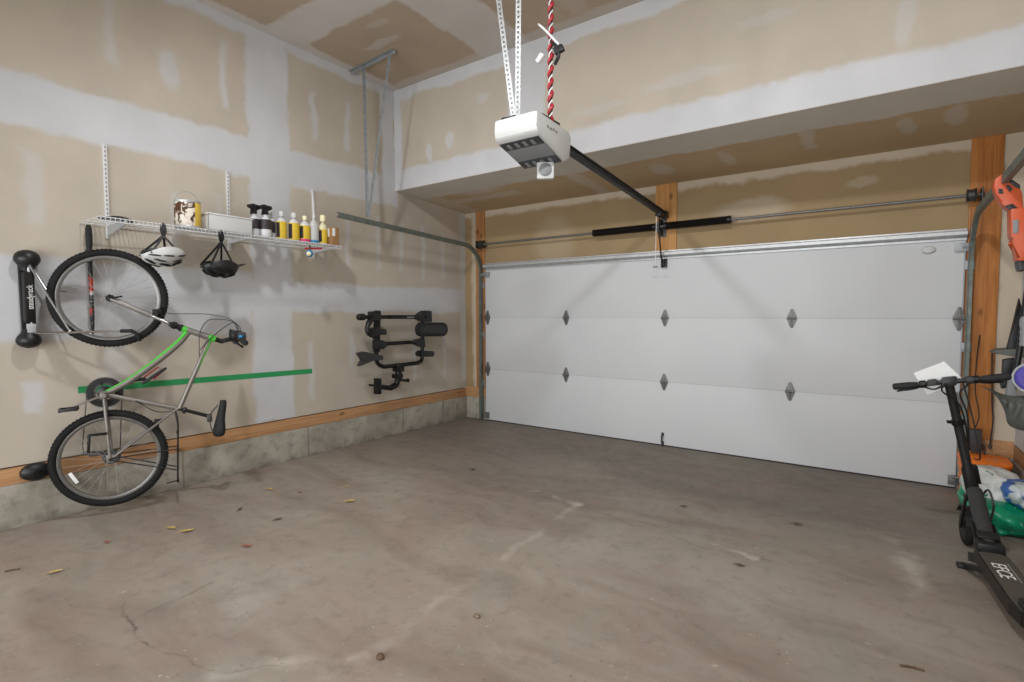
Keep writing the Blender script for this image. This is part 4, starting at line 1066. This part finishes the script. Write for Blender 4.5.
b = MB(); b.tube(bez([A(398.5, 364), A(398.7, 371), A(398, 379), A(395.5, 385), A(390, 388)], 6), [.045]*6+[.038]*6+[.034]*13, 10); b.obox(A(398.5, 369), ((0, 1, 0), DZ, (1, 0, 0)), (.10, .06, .10), .01); b.obox(A(397.5, 376), ((0, 1, 0), DZ, (1, 0, 0)), (.10, .05, .09), .01); b.build('tilt_neck', M['black_metal'], hr)
b = MB(); b.bar(A(391, 388), A(379, 386.7), .055, .055, DZ, .005); b.lathe(A(386, 387.3, .03), (1, 0, 0), [(.012, 0), (.012, .02), (0, .022)], 10); b.build('hitch_tongue', M['black_metal'], hr)
b = MB(); b.bar(A(377.7, 378.3), A(377.5, 394), .055, .07, (0, 1, 0), .004); b.box(.0, HXP, A(378, 386).y-.008, A(378, 386).y+.014, A(378, 386).z-.011, A(378, 386).z+.011, .003); b.build('wall_receiver', M['black_metal'], hr)
b = MB(); b.tube([A(399, 379.5, .02), A(403, 380.3, .03), A(406.5, 380.2, .03)], [.016, .016, .024], 10); b.build('release_lever', M['black'], hr)

# ================================================================== RIGHT SIDE
# electric scooter
sc = thing('electric_scooter', 'black electric kick scooter parked at the right beside the green bag', 'scooter', (5.2, 3.6, 0))
hd = V((-.11, 1, 0)).normalized(); rt_ = V((hd.y, -hd.x, 0)); Z = V((0, 0, 1))
wf_ = V((5.138, 4.19, .105))
def swheel(c, nm):
    w = MB(); w.ring(c, rt_, c.z, [(-.022+.022*math.cos(a), .024*math.sin(a)) for a in [2*PI*k/10 for k in range(10)]], 40); o_ = w.build(nm, M['tire'], sc)
    w = MB(); w.lathe(c-rt_*.026, rt_, [(.02, 0), (.072, .004), (.078, .012), (.078, .04), (.072, .048), (.02, .052)], 28); w.build('hub_motor', M['black_metal'], o_)
swheel(wf_, 'front_wheel')
wr_ = V((5.262, 2.87, .105)); swheel(wr_, 'rear_wheel')
DFc = V((5.176, 3.735, 0)); DRc = V((5.247, 2.99, 0)); dd = (DFc-DRc).normalized(); dr_ = V((dd.y, -dd.x, 0))
b = MB(); 
out = []
for s_, w in ((0, .052), (.02, .062), (.10, .064), (.62, .064), (.72, .050), (.745, .04)):
    out.append((s_, w))
poly = [DFc-dd*s_-dr_*w for s_, w in out] + [DFc-dd*s_+dr_*w for s_, w in reversed(out)]
b.prism([q+Z*.088 for q in poly], (0, 0, .066), .008); b.build('deck', M['black_metal'], sc)
b = MB(); poly2 = [DFc-dd*s_-dr_*(w-.006) for s_, w in out[1:-1]] + [DFc-dd*s_+dr_*(w-.006) for s_, w in reversed(out[1:-1])]
b.prism([q+Z*.1545 for q in poly2], (0, 0, .003)); gm = b.build('grip_mat', M['grip'], sc)
tc = DFc-dd*.30
text('deck_lettering', 'EFCE', .082, tc+Z*.158-dr_*.012, -dd, dr_, M['paper'], sc, .0004, 1.0)
b = MB()
for k in range(14): b.obox(tc+dd*(.10-k*.016)+dr_*.032+Z*.158, (dd, dr_, Z), (.010, .007, .0008))
b.build('deck_small_print', M['grey_mid'], sc)
# neck and folding joint
nk0 = DFc-dd*.02+Z*.15; nk1 = V((5.147, 4.055, .375))
b = MB(); b.tube([nk0+Z*.0, nk0+(nk1-nk0)*.25, nk0+(nk1-nk0)*.8, nk1], [.046, .040, .038, .036], 14); b.build('neck', M['charcoal'], sc)
b = MB(); b.obox(nk0+Z*.02-dd*.0, (dr_, dd, Z), (.115, .10, .06), .012); b.obox(nk0+(nk1-nk0)*.16, (dr_, (nk1-nk0), dr_.cross(nk1-nk0)), (.09, .05, .095), .008); b.build('folding_joint', M['black'], sc)
for sg in (-1, 1):
    b = MB(); b.bar(nk0+dr_*sg*.05-dd*.06+Z*.0, nk0+dr_*sg*.045+(nk1-nk0)*.42, .022, .012, Z, .003); b.build('side_strut', M['black_metal'], sc)
st0 = V((5.145, 4.09, .36)); st1 = V((5.0, 3.92, 1.02))
b = MB(); dst = (st1-st0).normalized(); b.tube([st0-dst*.04, st0+dst*.02, st0+dst*.15, st0+dst*.17, st1], [.032, .034, .032, .0235, .0225], 14); b.build('stem', M['black'], sc)
b = MB(); b.lathe(st0+dst*.43, dst, [(.024, 0), (.03, .004), (.03, .03), (.024, .034)], 16); b.obox(st0+dst*.12+rt_*.03, (rt_, dst, hd), (.03, .12, .05), .008); b.obox(st0+dst*.445-rt_*.035, (rt_, dst, hd), (.03, .02, .02), .004); b.build('stem_latch', M['black_metal'], sc)
b = MB(); 
for sg in (-1, 1): b.bar(st0+rt_*sg*.036-dst*.03, wf_+rt_*sg*.036, .03, .012, hd, .004)
b.obox(st0-dst*.045, (rt_, hd, dst), (.095, .06, .04), .008); b.build('fork', M['black_metal'], sc)
b = MB(); pts = []
for k in range(9):
    a = math.radians(20+k*16); d_ = hd*math.cos(a)*-1+Z*math.sin(a); pts.append(wf_+d_*.132)
b.sweep(pts, [(-.032, -.002), (.032, -.002), (.032, .002), (-.032, .002)], Z); b.build('front_fender', M['black'], sc)
b = MB(); b.tube(bez([nk0+(nk1-nk0)*.95+dr_*.035, nk1+V((.06, -.02, .02)), nk1+V((.08, -.05, -.06)), nk0+(nk1-nk0)*.5+dr_*.04], 6), .006, 6); b.build('wiring_loop', M['black'], sc)
pts = [wr_+(hd*math.cos(a)+Z*math.sin(a))*.134 for a in [math.radians(20+k*16) for k in range(10)]]
b = MB(); b.sweep(pts, [(-.034, -.002), (.034, -.002), (.034, .002), (-.034, .002)], Z); b.build('rear_fender', M['black'], sc)
b = MB(); b.obox(DRc+dd*.06+Z*.172-dr_*.02, (dr_, dd, Z), (.05, .07, .035), .008); b.build('fender_hook', M['black'], sc)
b = MB()
for sg in (-1, 1): b.bar(DRc+dd*.03+dr_*sg*.04+Z*.12, wr_+dr_*sg*.04, .03, .01, Z, .003)
b.build('rear_dropout', M['black_metal'], sc)
# side stand
b = MB(); k0 = DFc-dd*.20-dr_*.045+Z*.10; k1 = V((5.085, 3.80, .012))
b.bar(k0, k1, .03, .02, Z, .005); b.obox(k1+V((.005, -.01, .0)), (dr_, dd, Z), (.07, .05, .022), .006); b.bar(k1+V((.03, .03, .045)), k0+V((.0, .10, .02)), .05, .02, Z, .005); b.build('kickstand', M['black'], sc)
# handlebar
h0, h1_ = V((4.742, 3.9, .976)), V((5.256, 3.9, 1.074)); hv = (h1_-h0).normalized()
b = MB(); b.tube([h0, h1_], .0135, 12); b.obox(st1+V((0, -.005, .006)), (hv, (0, 1, 0), Z), (.07, .06, .055), .012); b.build('handlebar', M['black'], sc)
for e, s_ in ((h0, 1), (h1_, -1)):
    b = MB(); b.tube([e-hv*s_*.004, e+hv*s_*.005, e+hv*s_*.07, e+hv*s_*.115, e+hv*s_*.12], [.012, .02, .021, .017, .012], 14); b.build('grip', M['black_soft'], sc)
    b = MB(); b.lathe(e+hv*s_*.125, hv*s_, [(.016, 0), (.022, .004), (.022, .03), (.016, .034)], 14); b.tube(bez([e+hv*s_*.14+V((0, .02, -.01)), e+hv*s_*.10+V((0, .05, -.025)), e+hv*s_*.02+V((0, .055, -.035))], 5), [.009]*8+[.006]*3, 8); b.build('brake_lever', M['black_metal'], sc)
b = MB(); b.obox(h0+hv*.185+V((0, -.01, .006)), (hv, (0, 1, 0), Z), (.045, .05, .036), .008); b.build('control_pod', M['charcoal'], sc)
b = MB(); b.lathe(h1_-hv*.17, hv, [(.016, -.02), (.022, -.016), (.022, .016), (.016, .02)], 14); b.build('control_pod', M['charcoal'], sc)
b = MB()
b.tube(bez([h0+hv*.15+V((0, .02, -.02)), h0+hv*.2+V((0, .03, -.04)), h0+hv*.25+V((0, -.02, -.008)), st1+V((-.03, -.02, -.05)), st1-dst*.15+V((.028, -.02, 0)), st1-dst*.4+V((.03, 0, 0))], 7), .0045, 6)
b.tube(bez([h1_-hv*.17+V((0, .02, -.02)), h1_-hv*.19+V((0, -.01, -.04)), st1+V((.05, -.02, -.06)), st1-dst*.2+V((.05, -.01, 0)), st1-dst*.42+V((.028, 0, 0))], 7), .0045, 6)
b.tube(bez([h1_-hv*.2+V((0, -.02, -.01)), st1+V((.10, -.02, -.15)), st1+V((.13, -.02, -.30)), st1+V((.15, 0, -.42)), st0+dst*.22+V((.04, 0, 0))], 7), .004, 6)
b.build('cables', M['black'], sc)
# card on the handlebar
pcard = [at(px_c, py_c, 'y', 3.935) for px_c, py_c in ((913.5, 373), (944, 361.5), (964, 380), (927, 395))]
b = MB(); b.prism(pcard, (0, .002, 0))
tag(b.build('paper_card', M['paper'], origin=(4.96, 3.92, 1.04)), 'blank white card tucked behind the scooter handlebar', 'card')

# charger with its cord
ch = thing('charger', 'black charger box hanging low by a cord beside the right door track', 'charger', (5.27, 5.36, .42))
b = MB(); ca = at(974.5, 440, 'y', 5.36); b.box(ca.x-.035, ca.x+.04, 5.33, 5.39, ca.z-.085, ca.z+.085, .008); b.build('charger_body', M['charcoal'], ch)
b = MB(); b.tube(bez([ca+V((0, 0, .085)), ca+V((.02, 0, .2)), ca+V((-.005, .02, .38)), ca+V((.0, .07, .62)), V((5.30, 5.474, 1.25))], 8), .004, 6)
b.tube(bez([ca+V((0, 0, -.085)), ca+V((.03, -.02, -.15)), ca+V((.06, -.02, -.10)), ca+V((.05, 0, -.03)), ca+V((.03, -.01, -.06)), ca+V((-.04, -.02, -.25))], 7), .004, 6); b.build('cord', M['black'], ch)
c2_ = thing('power_cord', 'thin dark cord hanging down the right pine jamb', 'cord', (5.35, 5.46, .6))
b = MB(); b.tube(bez([at(992, 352, 'y', 5.455), at(992, 380, 'y', 5.455), at(992, 405, 'y', 5.455), at(993, 420, 'y', 5.455), at(990, 445, 'y', 5.455)], 6), .005, 6); b.lathe(at(990, 445, 'y', 5.455)+V((0, 0, -.03)), (0, 0, 1), [(.006, 0), (.012, .006), (.010, .03), (.005, .036)], 10); b.build('cord_line', M['steel_dark'], c2_)
b = MB(); b.lathe(at(992, 352, 'y', 5.48)+V((0, -.002, .004)), (0, -1, 0), [(.004, 0), (.004, .03), (.009, .031), (.009, .034)], 8); b.build('nail', M['galv'], c2_)

# orange tub
tb_ = thing('plastic_tub', 'orange ribbed plastic tub behind the bags in the right corner', 'tub', (5.32, 5.2, 0))
def rr_ring(cx, cy, hx, hy, r, z, n=5):
    out = []
    for qx, qy, a0_ in ((1, 1, 0), (-1, 1, PI/2), (-1, -1, PI), (1, -1, 1.5*PI)):
        for k in range(n+1):
            a = a0_+PI/2*k/n; out.append((cx+qx*(hx-r)+r*math.cos(a), cy+qy*(hy-r)+r*math.sin(a), z))
    return out
b = MB(); levels = [(0, .115, .12), (.05, .12, .125), (.055, .126, .131), (.075, .126, .131), (.08, .122, .127), (.15, .127, .132), (.155, .133, .138), (.175, .133, .138), (.18, .129, .134), (.24, .134, .139), (.245, .14, .145), (.265, .14, .145), (.27, .136, .141), (.31, .138, .143)]
rows = [[b.bm.verts.new(q) for q in rr_ring(5.322, 5.205, hx, hy, .04, z)] for z, hx, hy in levels]
for A_, B_ in zip(rows, rows[1:]):
    for k in range(len(A_)): b.bm.faces.new((A_[k], A_[(k+1) % len(A_)], B_[(k+1) % len(A_)], B_[k]))
b.bm.faces.new(rows[0][::-1]); b.bm.faces.new(rows[-1])
b.build('tub_body', M['orange_tub'], tb_, ang=30)
b = MB(); b.prism(rr_ring(5.322, 5.205, .146, .150, .045, .31), (0, 0, .024), .005); b.build('tub_lid', M['orange_tub'], tb_)
for dx in (.02, .06):
    b = MB(); b.lathe((5.322+dx, 5.17, .333), (0, 0, 1), [(.010, 0), (.010, .003), (0, .003)], 12); b.build('lid_plug', M['galv_dull'], tb_)

# bags
def bag(name, label, c, rad, mat, seed, pw=.75, amp=.16, yaw=0.0, floor=0.0, parts=None):
    c = V(c); t = thing(name, label, 'bag', (c.x, c.y, max(floor, c.z-rad[2])))
    b = MB(); ax = [V((math.cos(yaw), math.sin(yaw), 0)), V((-math.sin(yaw), math.cos(yaw), 0)), V((0, 0, 1))]
    b.ell((0, 0, 0), (1, 1, 1), 44, 26, None, pw)
    for v in b.bm.verts:
        u = v.co.copy()
        nz = mnoise.noise(u*1.6+V((seed, seed, 0))) + .5*mnoise.noise(u*3.4+V((0, seed, 3))) + .28*abs(mnoise.noise(u*7+V((seed, 0, 1))))
        u *= 1+amp*nz
        p = c + ax[0]*u.x*rad[0] + ax[1]*u.y*rad[1] + ax[2]*u.z*rad[2]
        if p.z < floor+.004: p.z = floor+.004
        p.x = min(p.x, XR-.02)
        v.co = p
    b.build('bag_body', M[mat], t, ang=80)
    return t
g1 = bag('plastic_bag', 'green plastic bag slumped on the floor behind the scooter', (5.345, 4.74, .09), (.17, .31, .12), 'bag_green', 2.3, .8, .17, .15)
b = MB(); b.ell((5.185, 4.86, .12), (.03, .06, .12), 14, 8); b.build('side_lobe', M['bag_green'], g1)
g2 = bag('plastic_bag', 'crumpled white plastic bag with green print lying on the green bag', (5.315, 4.80, .235), (.135, .21, .12), 'bag_white', 5.1, .8, .18, .3, .15)
g3 = bag('plastic_bag', 'blue and white plastic bag on the pile, nearest the right edge', (5.43, 4.58, .265), (.085, .13, .08), 'bag_blue', 9.4, .85, .22, .1, .15)

# orange tool hanging on the right
TY = 4.12
def T(u, v, dy=0): 
    p = at(979.2+u/4.75, 150+v/4.87, 'y', TY); return p + V((0, dy, 0))
lb = thing('leaf_blower', 'orange and black cordless garden blower hung by its handle on the right door track', 'blower', T(170, 500))
b = MB(); b.prism([T(62, 190, -.04), T(68, 150, -.04), T(100, 122, -.04), T(135, 137, -.04), T(182, 172, -.04), T(200, 220, -.04), T(206, 305, -.04), T(140, 300, -.04), T(100, 268, -.04), T(72, 215, -.04)], (0, .08, 0), .012); b.build('handle_housing', M['orange'], lb)
b = MB(); b.prism([T(138, 292, -.06), T(225, 285, -.06), T(236, 330, -.06), T(236, 420, -.06), T(225, 545, -.06), T(168, 545, -.06), T(163, 445, -.06), T(140, 430, -.06)], (0, .12, 0), .016); b.build('motor_body', M['orange'], lb)
b = MB(); b.prism([T(112, 140, -.047), T(130, 138, -.047), T(188, 178, -.047), T(186, 196, -.047), T(160, 186, -.047)], (0, .09, 0), .004); b.prism([T(118, 180, -.046), T(135, 176, -.046), T(152, 198, -.046), T(138, 212, -.046)], (0, .09, 0), .003); b.prism([T(85, 195, -.046), T(104, 196, -.046), T(108, 220, -.046), T(86, 218, -.046)], (0, .03, 0), .003); b.build('trigger_grip', M['charcoal'], lb)
b = MB(); b.prism([T(115, 278, -.05), T(150, 268, -.05), T(178, 292, -.05), T(140, 298, -.05)], (0, .10, 0), .004); b.build('battery', M['black'], lb)
b = MB(); b.prism([T(148, 350, -.065), T(176, 346, -.065), T(176, 408, -.065), T(150, 414, -.065)], (0, .01, 0), .002); b.build('name_plate', M['grey_mid'], lb)
b = MB(); b.prism([T(170, 542, -.05), T(226, 542, -.05), T(222, 590, -.05), T(182, 592, -.05)], (0, .10, 0), .01); b.build('nozzle', M['black'], lb)
b = MB(); b.prism([T(206, 296, -.01), T(226, 300, -.01), T(224, 316, -.01), T(206, 312, -.01)], (0, .02, 0), .003); b.build('hook', M['black_metal'], lb)

# garden tools hanging on the right wall
GY = 4.72
def G(px, py, dy=0): return at(px, py, 'y', GY)+V((0, dy, 0))
sv = thing('snow_shovel', 'grey scoop snow shovel hung blade down on the right wall', 'shovel', G(1010, 415))
b = MB(); topc = bez([G(980, 385.3), G(992, 390), G(1006, 395), G(1024, 396), G(1036, 396)], 5); botc = bez([G(980, 385.3), G(995, 395), G(1004, 410), G(1010, 426), G(1036, 434)], 5)
n_ = len(topc); gridF = []
for i in range(n_):
    row = []
    for k in range(9):
        t_ = k/8; p = topc[i].lerp(botc[i], t_)
        p = p + V((0, -.05*math.sin(PI*t_)+.01*math.sin(i*2.4)*math.sin(PI*t_), 0)); p.x = min(p.x, 5.50)
        row.append(p)
    gridF.append(row)
vf = [[b.bm.verts.new(p) for p in row] for row in gridF]; vb = [[b.bm.verts.new(p+V((.002, .012, 0))) for p in row] for row in gridF]
for i in range(n_-1):
    for k in range(8):
        b.bm.faces.new((vf[i][k], vf[i+1][k], vf[i+1][k+1], vf[i][k+1])); b.bm.faces.new((vb[i][k], vb[i][k+1], vb[i+1][k+1], vb[i+1][k]))
for i in range(n_-1):
    b.bm.faces.new((vf[i][0], vb[i][0], vb[i+1][0], vf[i+1][0])); b.bm.faces.new((vf[i][8], vf[i+1][8], vb[i+1][8], vb[i][8]))
bmesh.ops.remove_doubles(b.bm, verts=b.bm.verts[:], dist=.0008)
b.build('blade', M['blade'], sv, ang=60)
b = MB(); b.prism([G(1006, 396), G(1009, 380), G(1014, 378), G(1018, 398)], (0, .05, 0), .006); b.build('socket', M['grey_mid'], sv)
b = MB(); b.tube([G(1013, 395, .03), G(1021, 350, .04), G(1029, 290, .05)], .017, 10); b.build('shaft', M['black'], sv)
b = MB(); b.tube([G(1029, 290, .05), V((5.53, GY+.05, 1.60))], .008, 6); b.build('wall_hook', M['galv'], sv)
s2 = thing('edging_shovel', 'flat grey blade tool hung above the scoop shovel on the right wall', 'garden tool', G(1010, 355, .25))
def G2(px, py, dy=0): return at(px, py, 'y', GY+.22)+V((0, dy, 0))
b = MB(); b.prism([G2(992.5, 353), G2(998, 349.5), G2(1024, 348.5), G2(1030, 349), G2(1030, 358), G2(1015, 357), G2(1003, 355)], (0, .18, 0), .005); b.build('blade', M['blade'], s2)
b = MB(); b.prism([G2(1019.5, 298), G2(1021.5, 306), G2(1023, 349), G2(1007, 349), G2(1011, 334)], (0, .05, 0), .004); b.build('tapered_body', M['black'], s2)
b = MB(); b.prism([G2(1004, 360), G2(1016, 358), G2(1018, 374), G2(1003, 376)], (0, .08, 0), .006); b.prism([G2(1000, 381), G2(1015, 380), G2(1014, 386), G2(1002, 389)], (0, .05, 0), .005); b.build('clamp', M['black'], s2)
b = MB(); b.bar(G2(1018, 352, .1), V((5.53, GY+.32, G2(1018, 352).z)), .03, .03, Z, .004); b.build('wall_hook', M['black_metal'], s2)
s3 = thing('hose_end', 'grey ribbed fitting hanging above the flat blade at the right edge', 'fitting', G(1022, 345, .1))
b = MB(); gx = at(1024, 335, 'y', GY-.14); 
b.lathe((gx.x+.012, gx.y, at(1024, 346, 'y', GY-.14).z), (0, 0, 1), [(.03, 0), (.034, .01), (.03, .03), (.034, .05), (.03, .07), (.034, .09), (.03, .11), (.036, .13), (.036, .17), (.028, .185), (.01, .19)], 18); b.build('ribbed_body', M['galv_dull'], s3)
b = MB(); b.tube([(gx.x+.012, gx.y, gx.z+.08), (5.53, gx.y, gx.z+.12)], .006, 6); b.build('wall_hook', M['galv'], s3)
s4 = thing('cord_reel', 'round purple reel with black hub hung at the right edge', 'reel', G(1023, 388, -.06))
cc = at(1033, 378, 'y', GY-.07)
dvx = (CAMP-cc).normalized()
b = MB(); b.lathe(cc-dvx*.02, dvx, [(.07, 0), (.078, .006), (.078, .03), (.06, .036), (.03, .03), (0, .03)], 28, 1.1, 1.1); b.build('purple_disc', M['purple'], s4)
b = MB(); b.ring(cc, dvx, .092, [(.008, -.03), (.008, .014), (-.004, .014), (-.004, -.03)], 32); b.build('grey_rim', M['galv_dull'], s4)
b = MB(); b.lathe(cc+V((.012, 0, -.05)), dvx, [(.026, 0), (.026, .03), (.01, .036), (0, .036)], 18); b.build('hub', M['black'], s4)
b = MB(); b.tube([cc-dvx*.02, V((5.53, cc.y+.12, cc.z))], .008, 6); b.build('wall_hook', M['black_metal'], s4)

# ================================================================== FLOOR DEBRIS
def leaf(x, y, size, rot, mat, label, kind='leaf'):
    b = MB()
    if kind == 'leaf':
        n = 12; top = []; bot = []
        c = V((x, y, .004)); ca_, sa_ = math.cos(rot), math.sin(rot)
        sh_ = [(1, 0), (.75, .22), (.45, .2), (.3, .42), (0, .3), (-.3, .45), (-.5, .22), (-.8, .12), (-1, 0), (-.8, -.14), (-.5, -.26), (-.25, -.46), (0, -.3), (.3, -.4), (.5, -.2), (.78, -.2)]
        ring_ = [b.bm.verts.new(c+V(((u*ca_-w*sa_)*size, (u*sa_+w*ca_)*size, size*(.12+.30*abs(w)+.12*u*u)))) for u, w in sh_]
        ring2 = [b.bm.verts.new(v.co-V((0, 0, .0018))) for v in ring_]
        m0 = b.bm.verts.new(c+V((0, 0, size*.08))); m1 = b.bm.verts.new(c+V((0, 0, size*.08-.0018)))
        N_ = len(sh_)
        for k in range(N_):
            b.bm.faces.new((m0, ring_[k], ring_[(k+1) % N_])); b.bm.faces.new((m1, ring2[(k+1) % N_], ring2[k])); b.bm.faces.new((ring_[k], ring2[k], ring2[(k+1) % N_], ring_[(k+1) % N_]))
        b.tube([c+V((-ca_*size*.9, -sa_*size*.9, size*.1)), c+V((-ca_*size*1.5, -sa_*size*1.5, .001))], .0013, 5)
        o = b.build('dry_leaf', M[mat], origin=(x, y, 0)); tag(o, label, 'leaf', 'dry leaves on the floor')
    elif kind == 'twig':
        ca_, sa_ = math.cos(rot), math.sin(rot); c = V((x, y, .005))
        d_ = V((ca_, sa_, 0))
        b.tube(bez([c-d_*size, c+V((-sa_, ca_, 0))*size*.15, c+d_*size], 5), [.004]*11, 6); b.tube([c, c+d_*size*.3+V((-sa_, ca_, .2))*size*.3], .002, 5)
        o = b.build('twig', M[mat], origin=(x, y, 0)); tag(o, label, 'twig', 'twigs on the floor')
    else:
        b.ell((x, y, size*.35), (size, size*.75, size*.45), 12, 8)
        for v in b.bm.verts: v.co += V((0, 0, 0)) + v.normal*0 + V((mnoise.noise(v.co*60), mnoise.noise(v.co*60+V((5, 0, 0))), 0))*size*.3
        o = b.build('pebble', M[mat], origin=(x, y, 0)); tag(o, label, 'pebble', 'grit on the floor')
L_ = [(.879, 1.468, .030, .3, 'leaf_yellow', 'pale yellow leaf, the left of the pair on the floor below the bike'),
      (1.013, 1.504, .034, 1.1, 'leaf_yellow', 'yellow leaf, the right of the pair on the floor below the bike'),
      (.909, 1.902, .022, 2.1, 'leaf_brown', 'small dark leaf on the floor below the bike saddle'),
      (.672, 2.267, .028, .2, 'leaf_yellow', 'yellow leaf on the floor nearest the concrete curb'),
      (1.428, 2.467, .034, .8, 'leaf_yellow', 'largest yellow leaf alone in the middle of the left floor'),
      (1.553, 1.614, .026, .5, 'leaf_red', 'reddish leaf on the floor in front of the bike'),
      (1.31, 1.958, .024, 1.4, 'leaf_brown', 'brown curled leaf left of the largest yellow leaf'),
      (.785, 1.141, .020, .2, 'leaf_red', 'small red leaf on the floor left of the yellow pair'),
      (1.009, .836, .028, 1.2, 'leaf_yellow', 'yellow leaf at the left edge of the floor beside a dark twig'),
      (1.12, 2.673, .020, .6, 'leaf_yellow', 'small yellow leaf just beyond the largest yellow leaf'),
      (.936, 2.365, .014, .6, 'leaf_brown', 'tiny dark leaf between two yellow leaves near the curb'),
      (1.666, 3.634, .024, .4, 'leaf_brown', 'brown leaf on the floor toward the far left of the door'),
      (4.247, 3.924, .026, .1, 'leaf_brown', 'dark curled leaf on the floor in front of the right half of the door'),
      (4.064, 3.091, .020, .1, 'leaf_brown', 'small brown leaf alone on the right half of the floor'),
      (3.524, 3.818, .020, .4, 'leaf_brown', 'faded brown leaf on the floor before the middle of the door')]
for x, y, s_, r_, m_, l_ in L_: leaf(x, y, s_*1.25, r_, m_, l_)
leaf(.785, .705, .030, 1.2, 'leaf_brown', 'dark straight twig on the floor at the far left edge', 'twig')
leaf(4.817, 2.573, .04, .2, 'leaf_brown', 'thin brownish twig on the floor at the lower right', 'twig')
leaf(3.03, 1.391, .020, .9, 'leaf_brown', 'dark brown pebble at the bottom center of the floor', 'pebble')
leaf(3.17, 1.85, .018, .2, 'stone', 'tan pebble on the floor right of the dark brown one', 'pebble')

# ================================================================== LIGHT
# two ceiling flood lamps just above the top of the frame, tilted toward the door
def lamp(x, y, z, e, aim, r=.085):
    l = bpy.data.lights.new('ceiling_lamp', 'SPOT'); l.energy = e; l.shadow_soft_size = r; l.color = (.95, .97, 1.0)
    l.spot_size = math.radians(165); l.spot_blend = 1.0
    o = bpy.data.objects.new('ceiling_lamp', l); COL.objects.link(o); o.location = (x, y, z)
    o.rotation_euler = (V(aim)-V((x, y, z))).to_track_quat('-Z', 'Y').to_euler(); return o
lamp(1.80, 1.3, 3.85, 178, (1.5, 3.1, 0)); lamp(4.06, 1.3, 3.85, 215, (4.6, 3.1, 0))
# added soft fill behind the camera, in front of the closed back wall
al = bpy.data.lights.new('fill_light', 'AREA'); al.shape = 'RECTANGLE'; al.size = 4.8; al.size_y = 2.4; al.energy = 200; al.color = (.92, .96, 1.0); al.spread = math.radians(160)
ao = bpy.data.objects.new('fill_light', al); COL.objects.link(ao); ao.location = (2.9, YB+.03, 1.5); ao.rotation_euler = (PI/2+.04, 0, 0)
w = bpy.data.worlds.new('World'); S.world = w; w.use_nodes = True
w.node_tree.nodes['Background'].inputs[0].default_value = (.8, .85, .9, 1); w.node_tree.nodes['Background'].inputs[1].default_value = .3
S.view_settings.view_transform = 'Standard'; S.view_settings.look = 'None'; S.view_settings.gamma = 1.0
S.view_settings.use_curve_mapping = False; S.view_settings.exposure = 0.06
S.cycles.max_bounces = 8; S.cycles.diffuse_bounces = 6
S.cycles.use_denoising = True
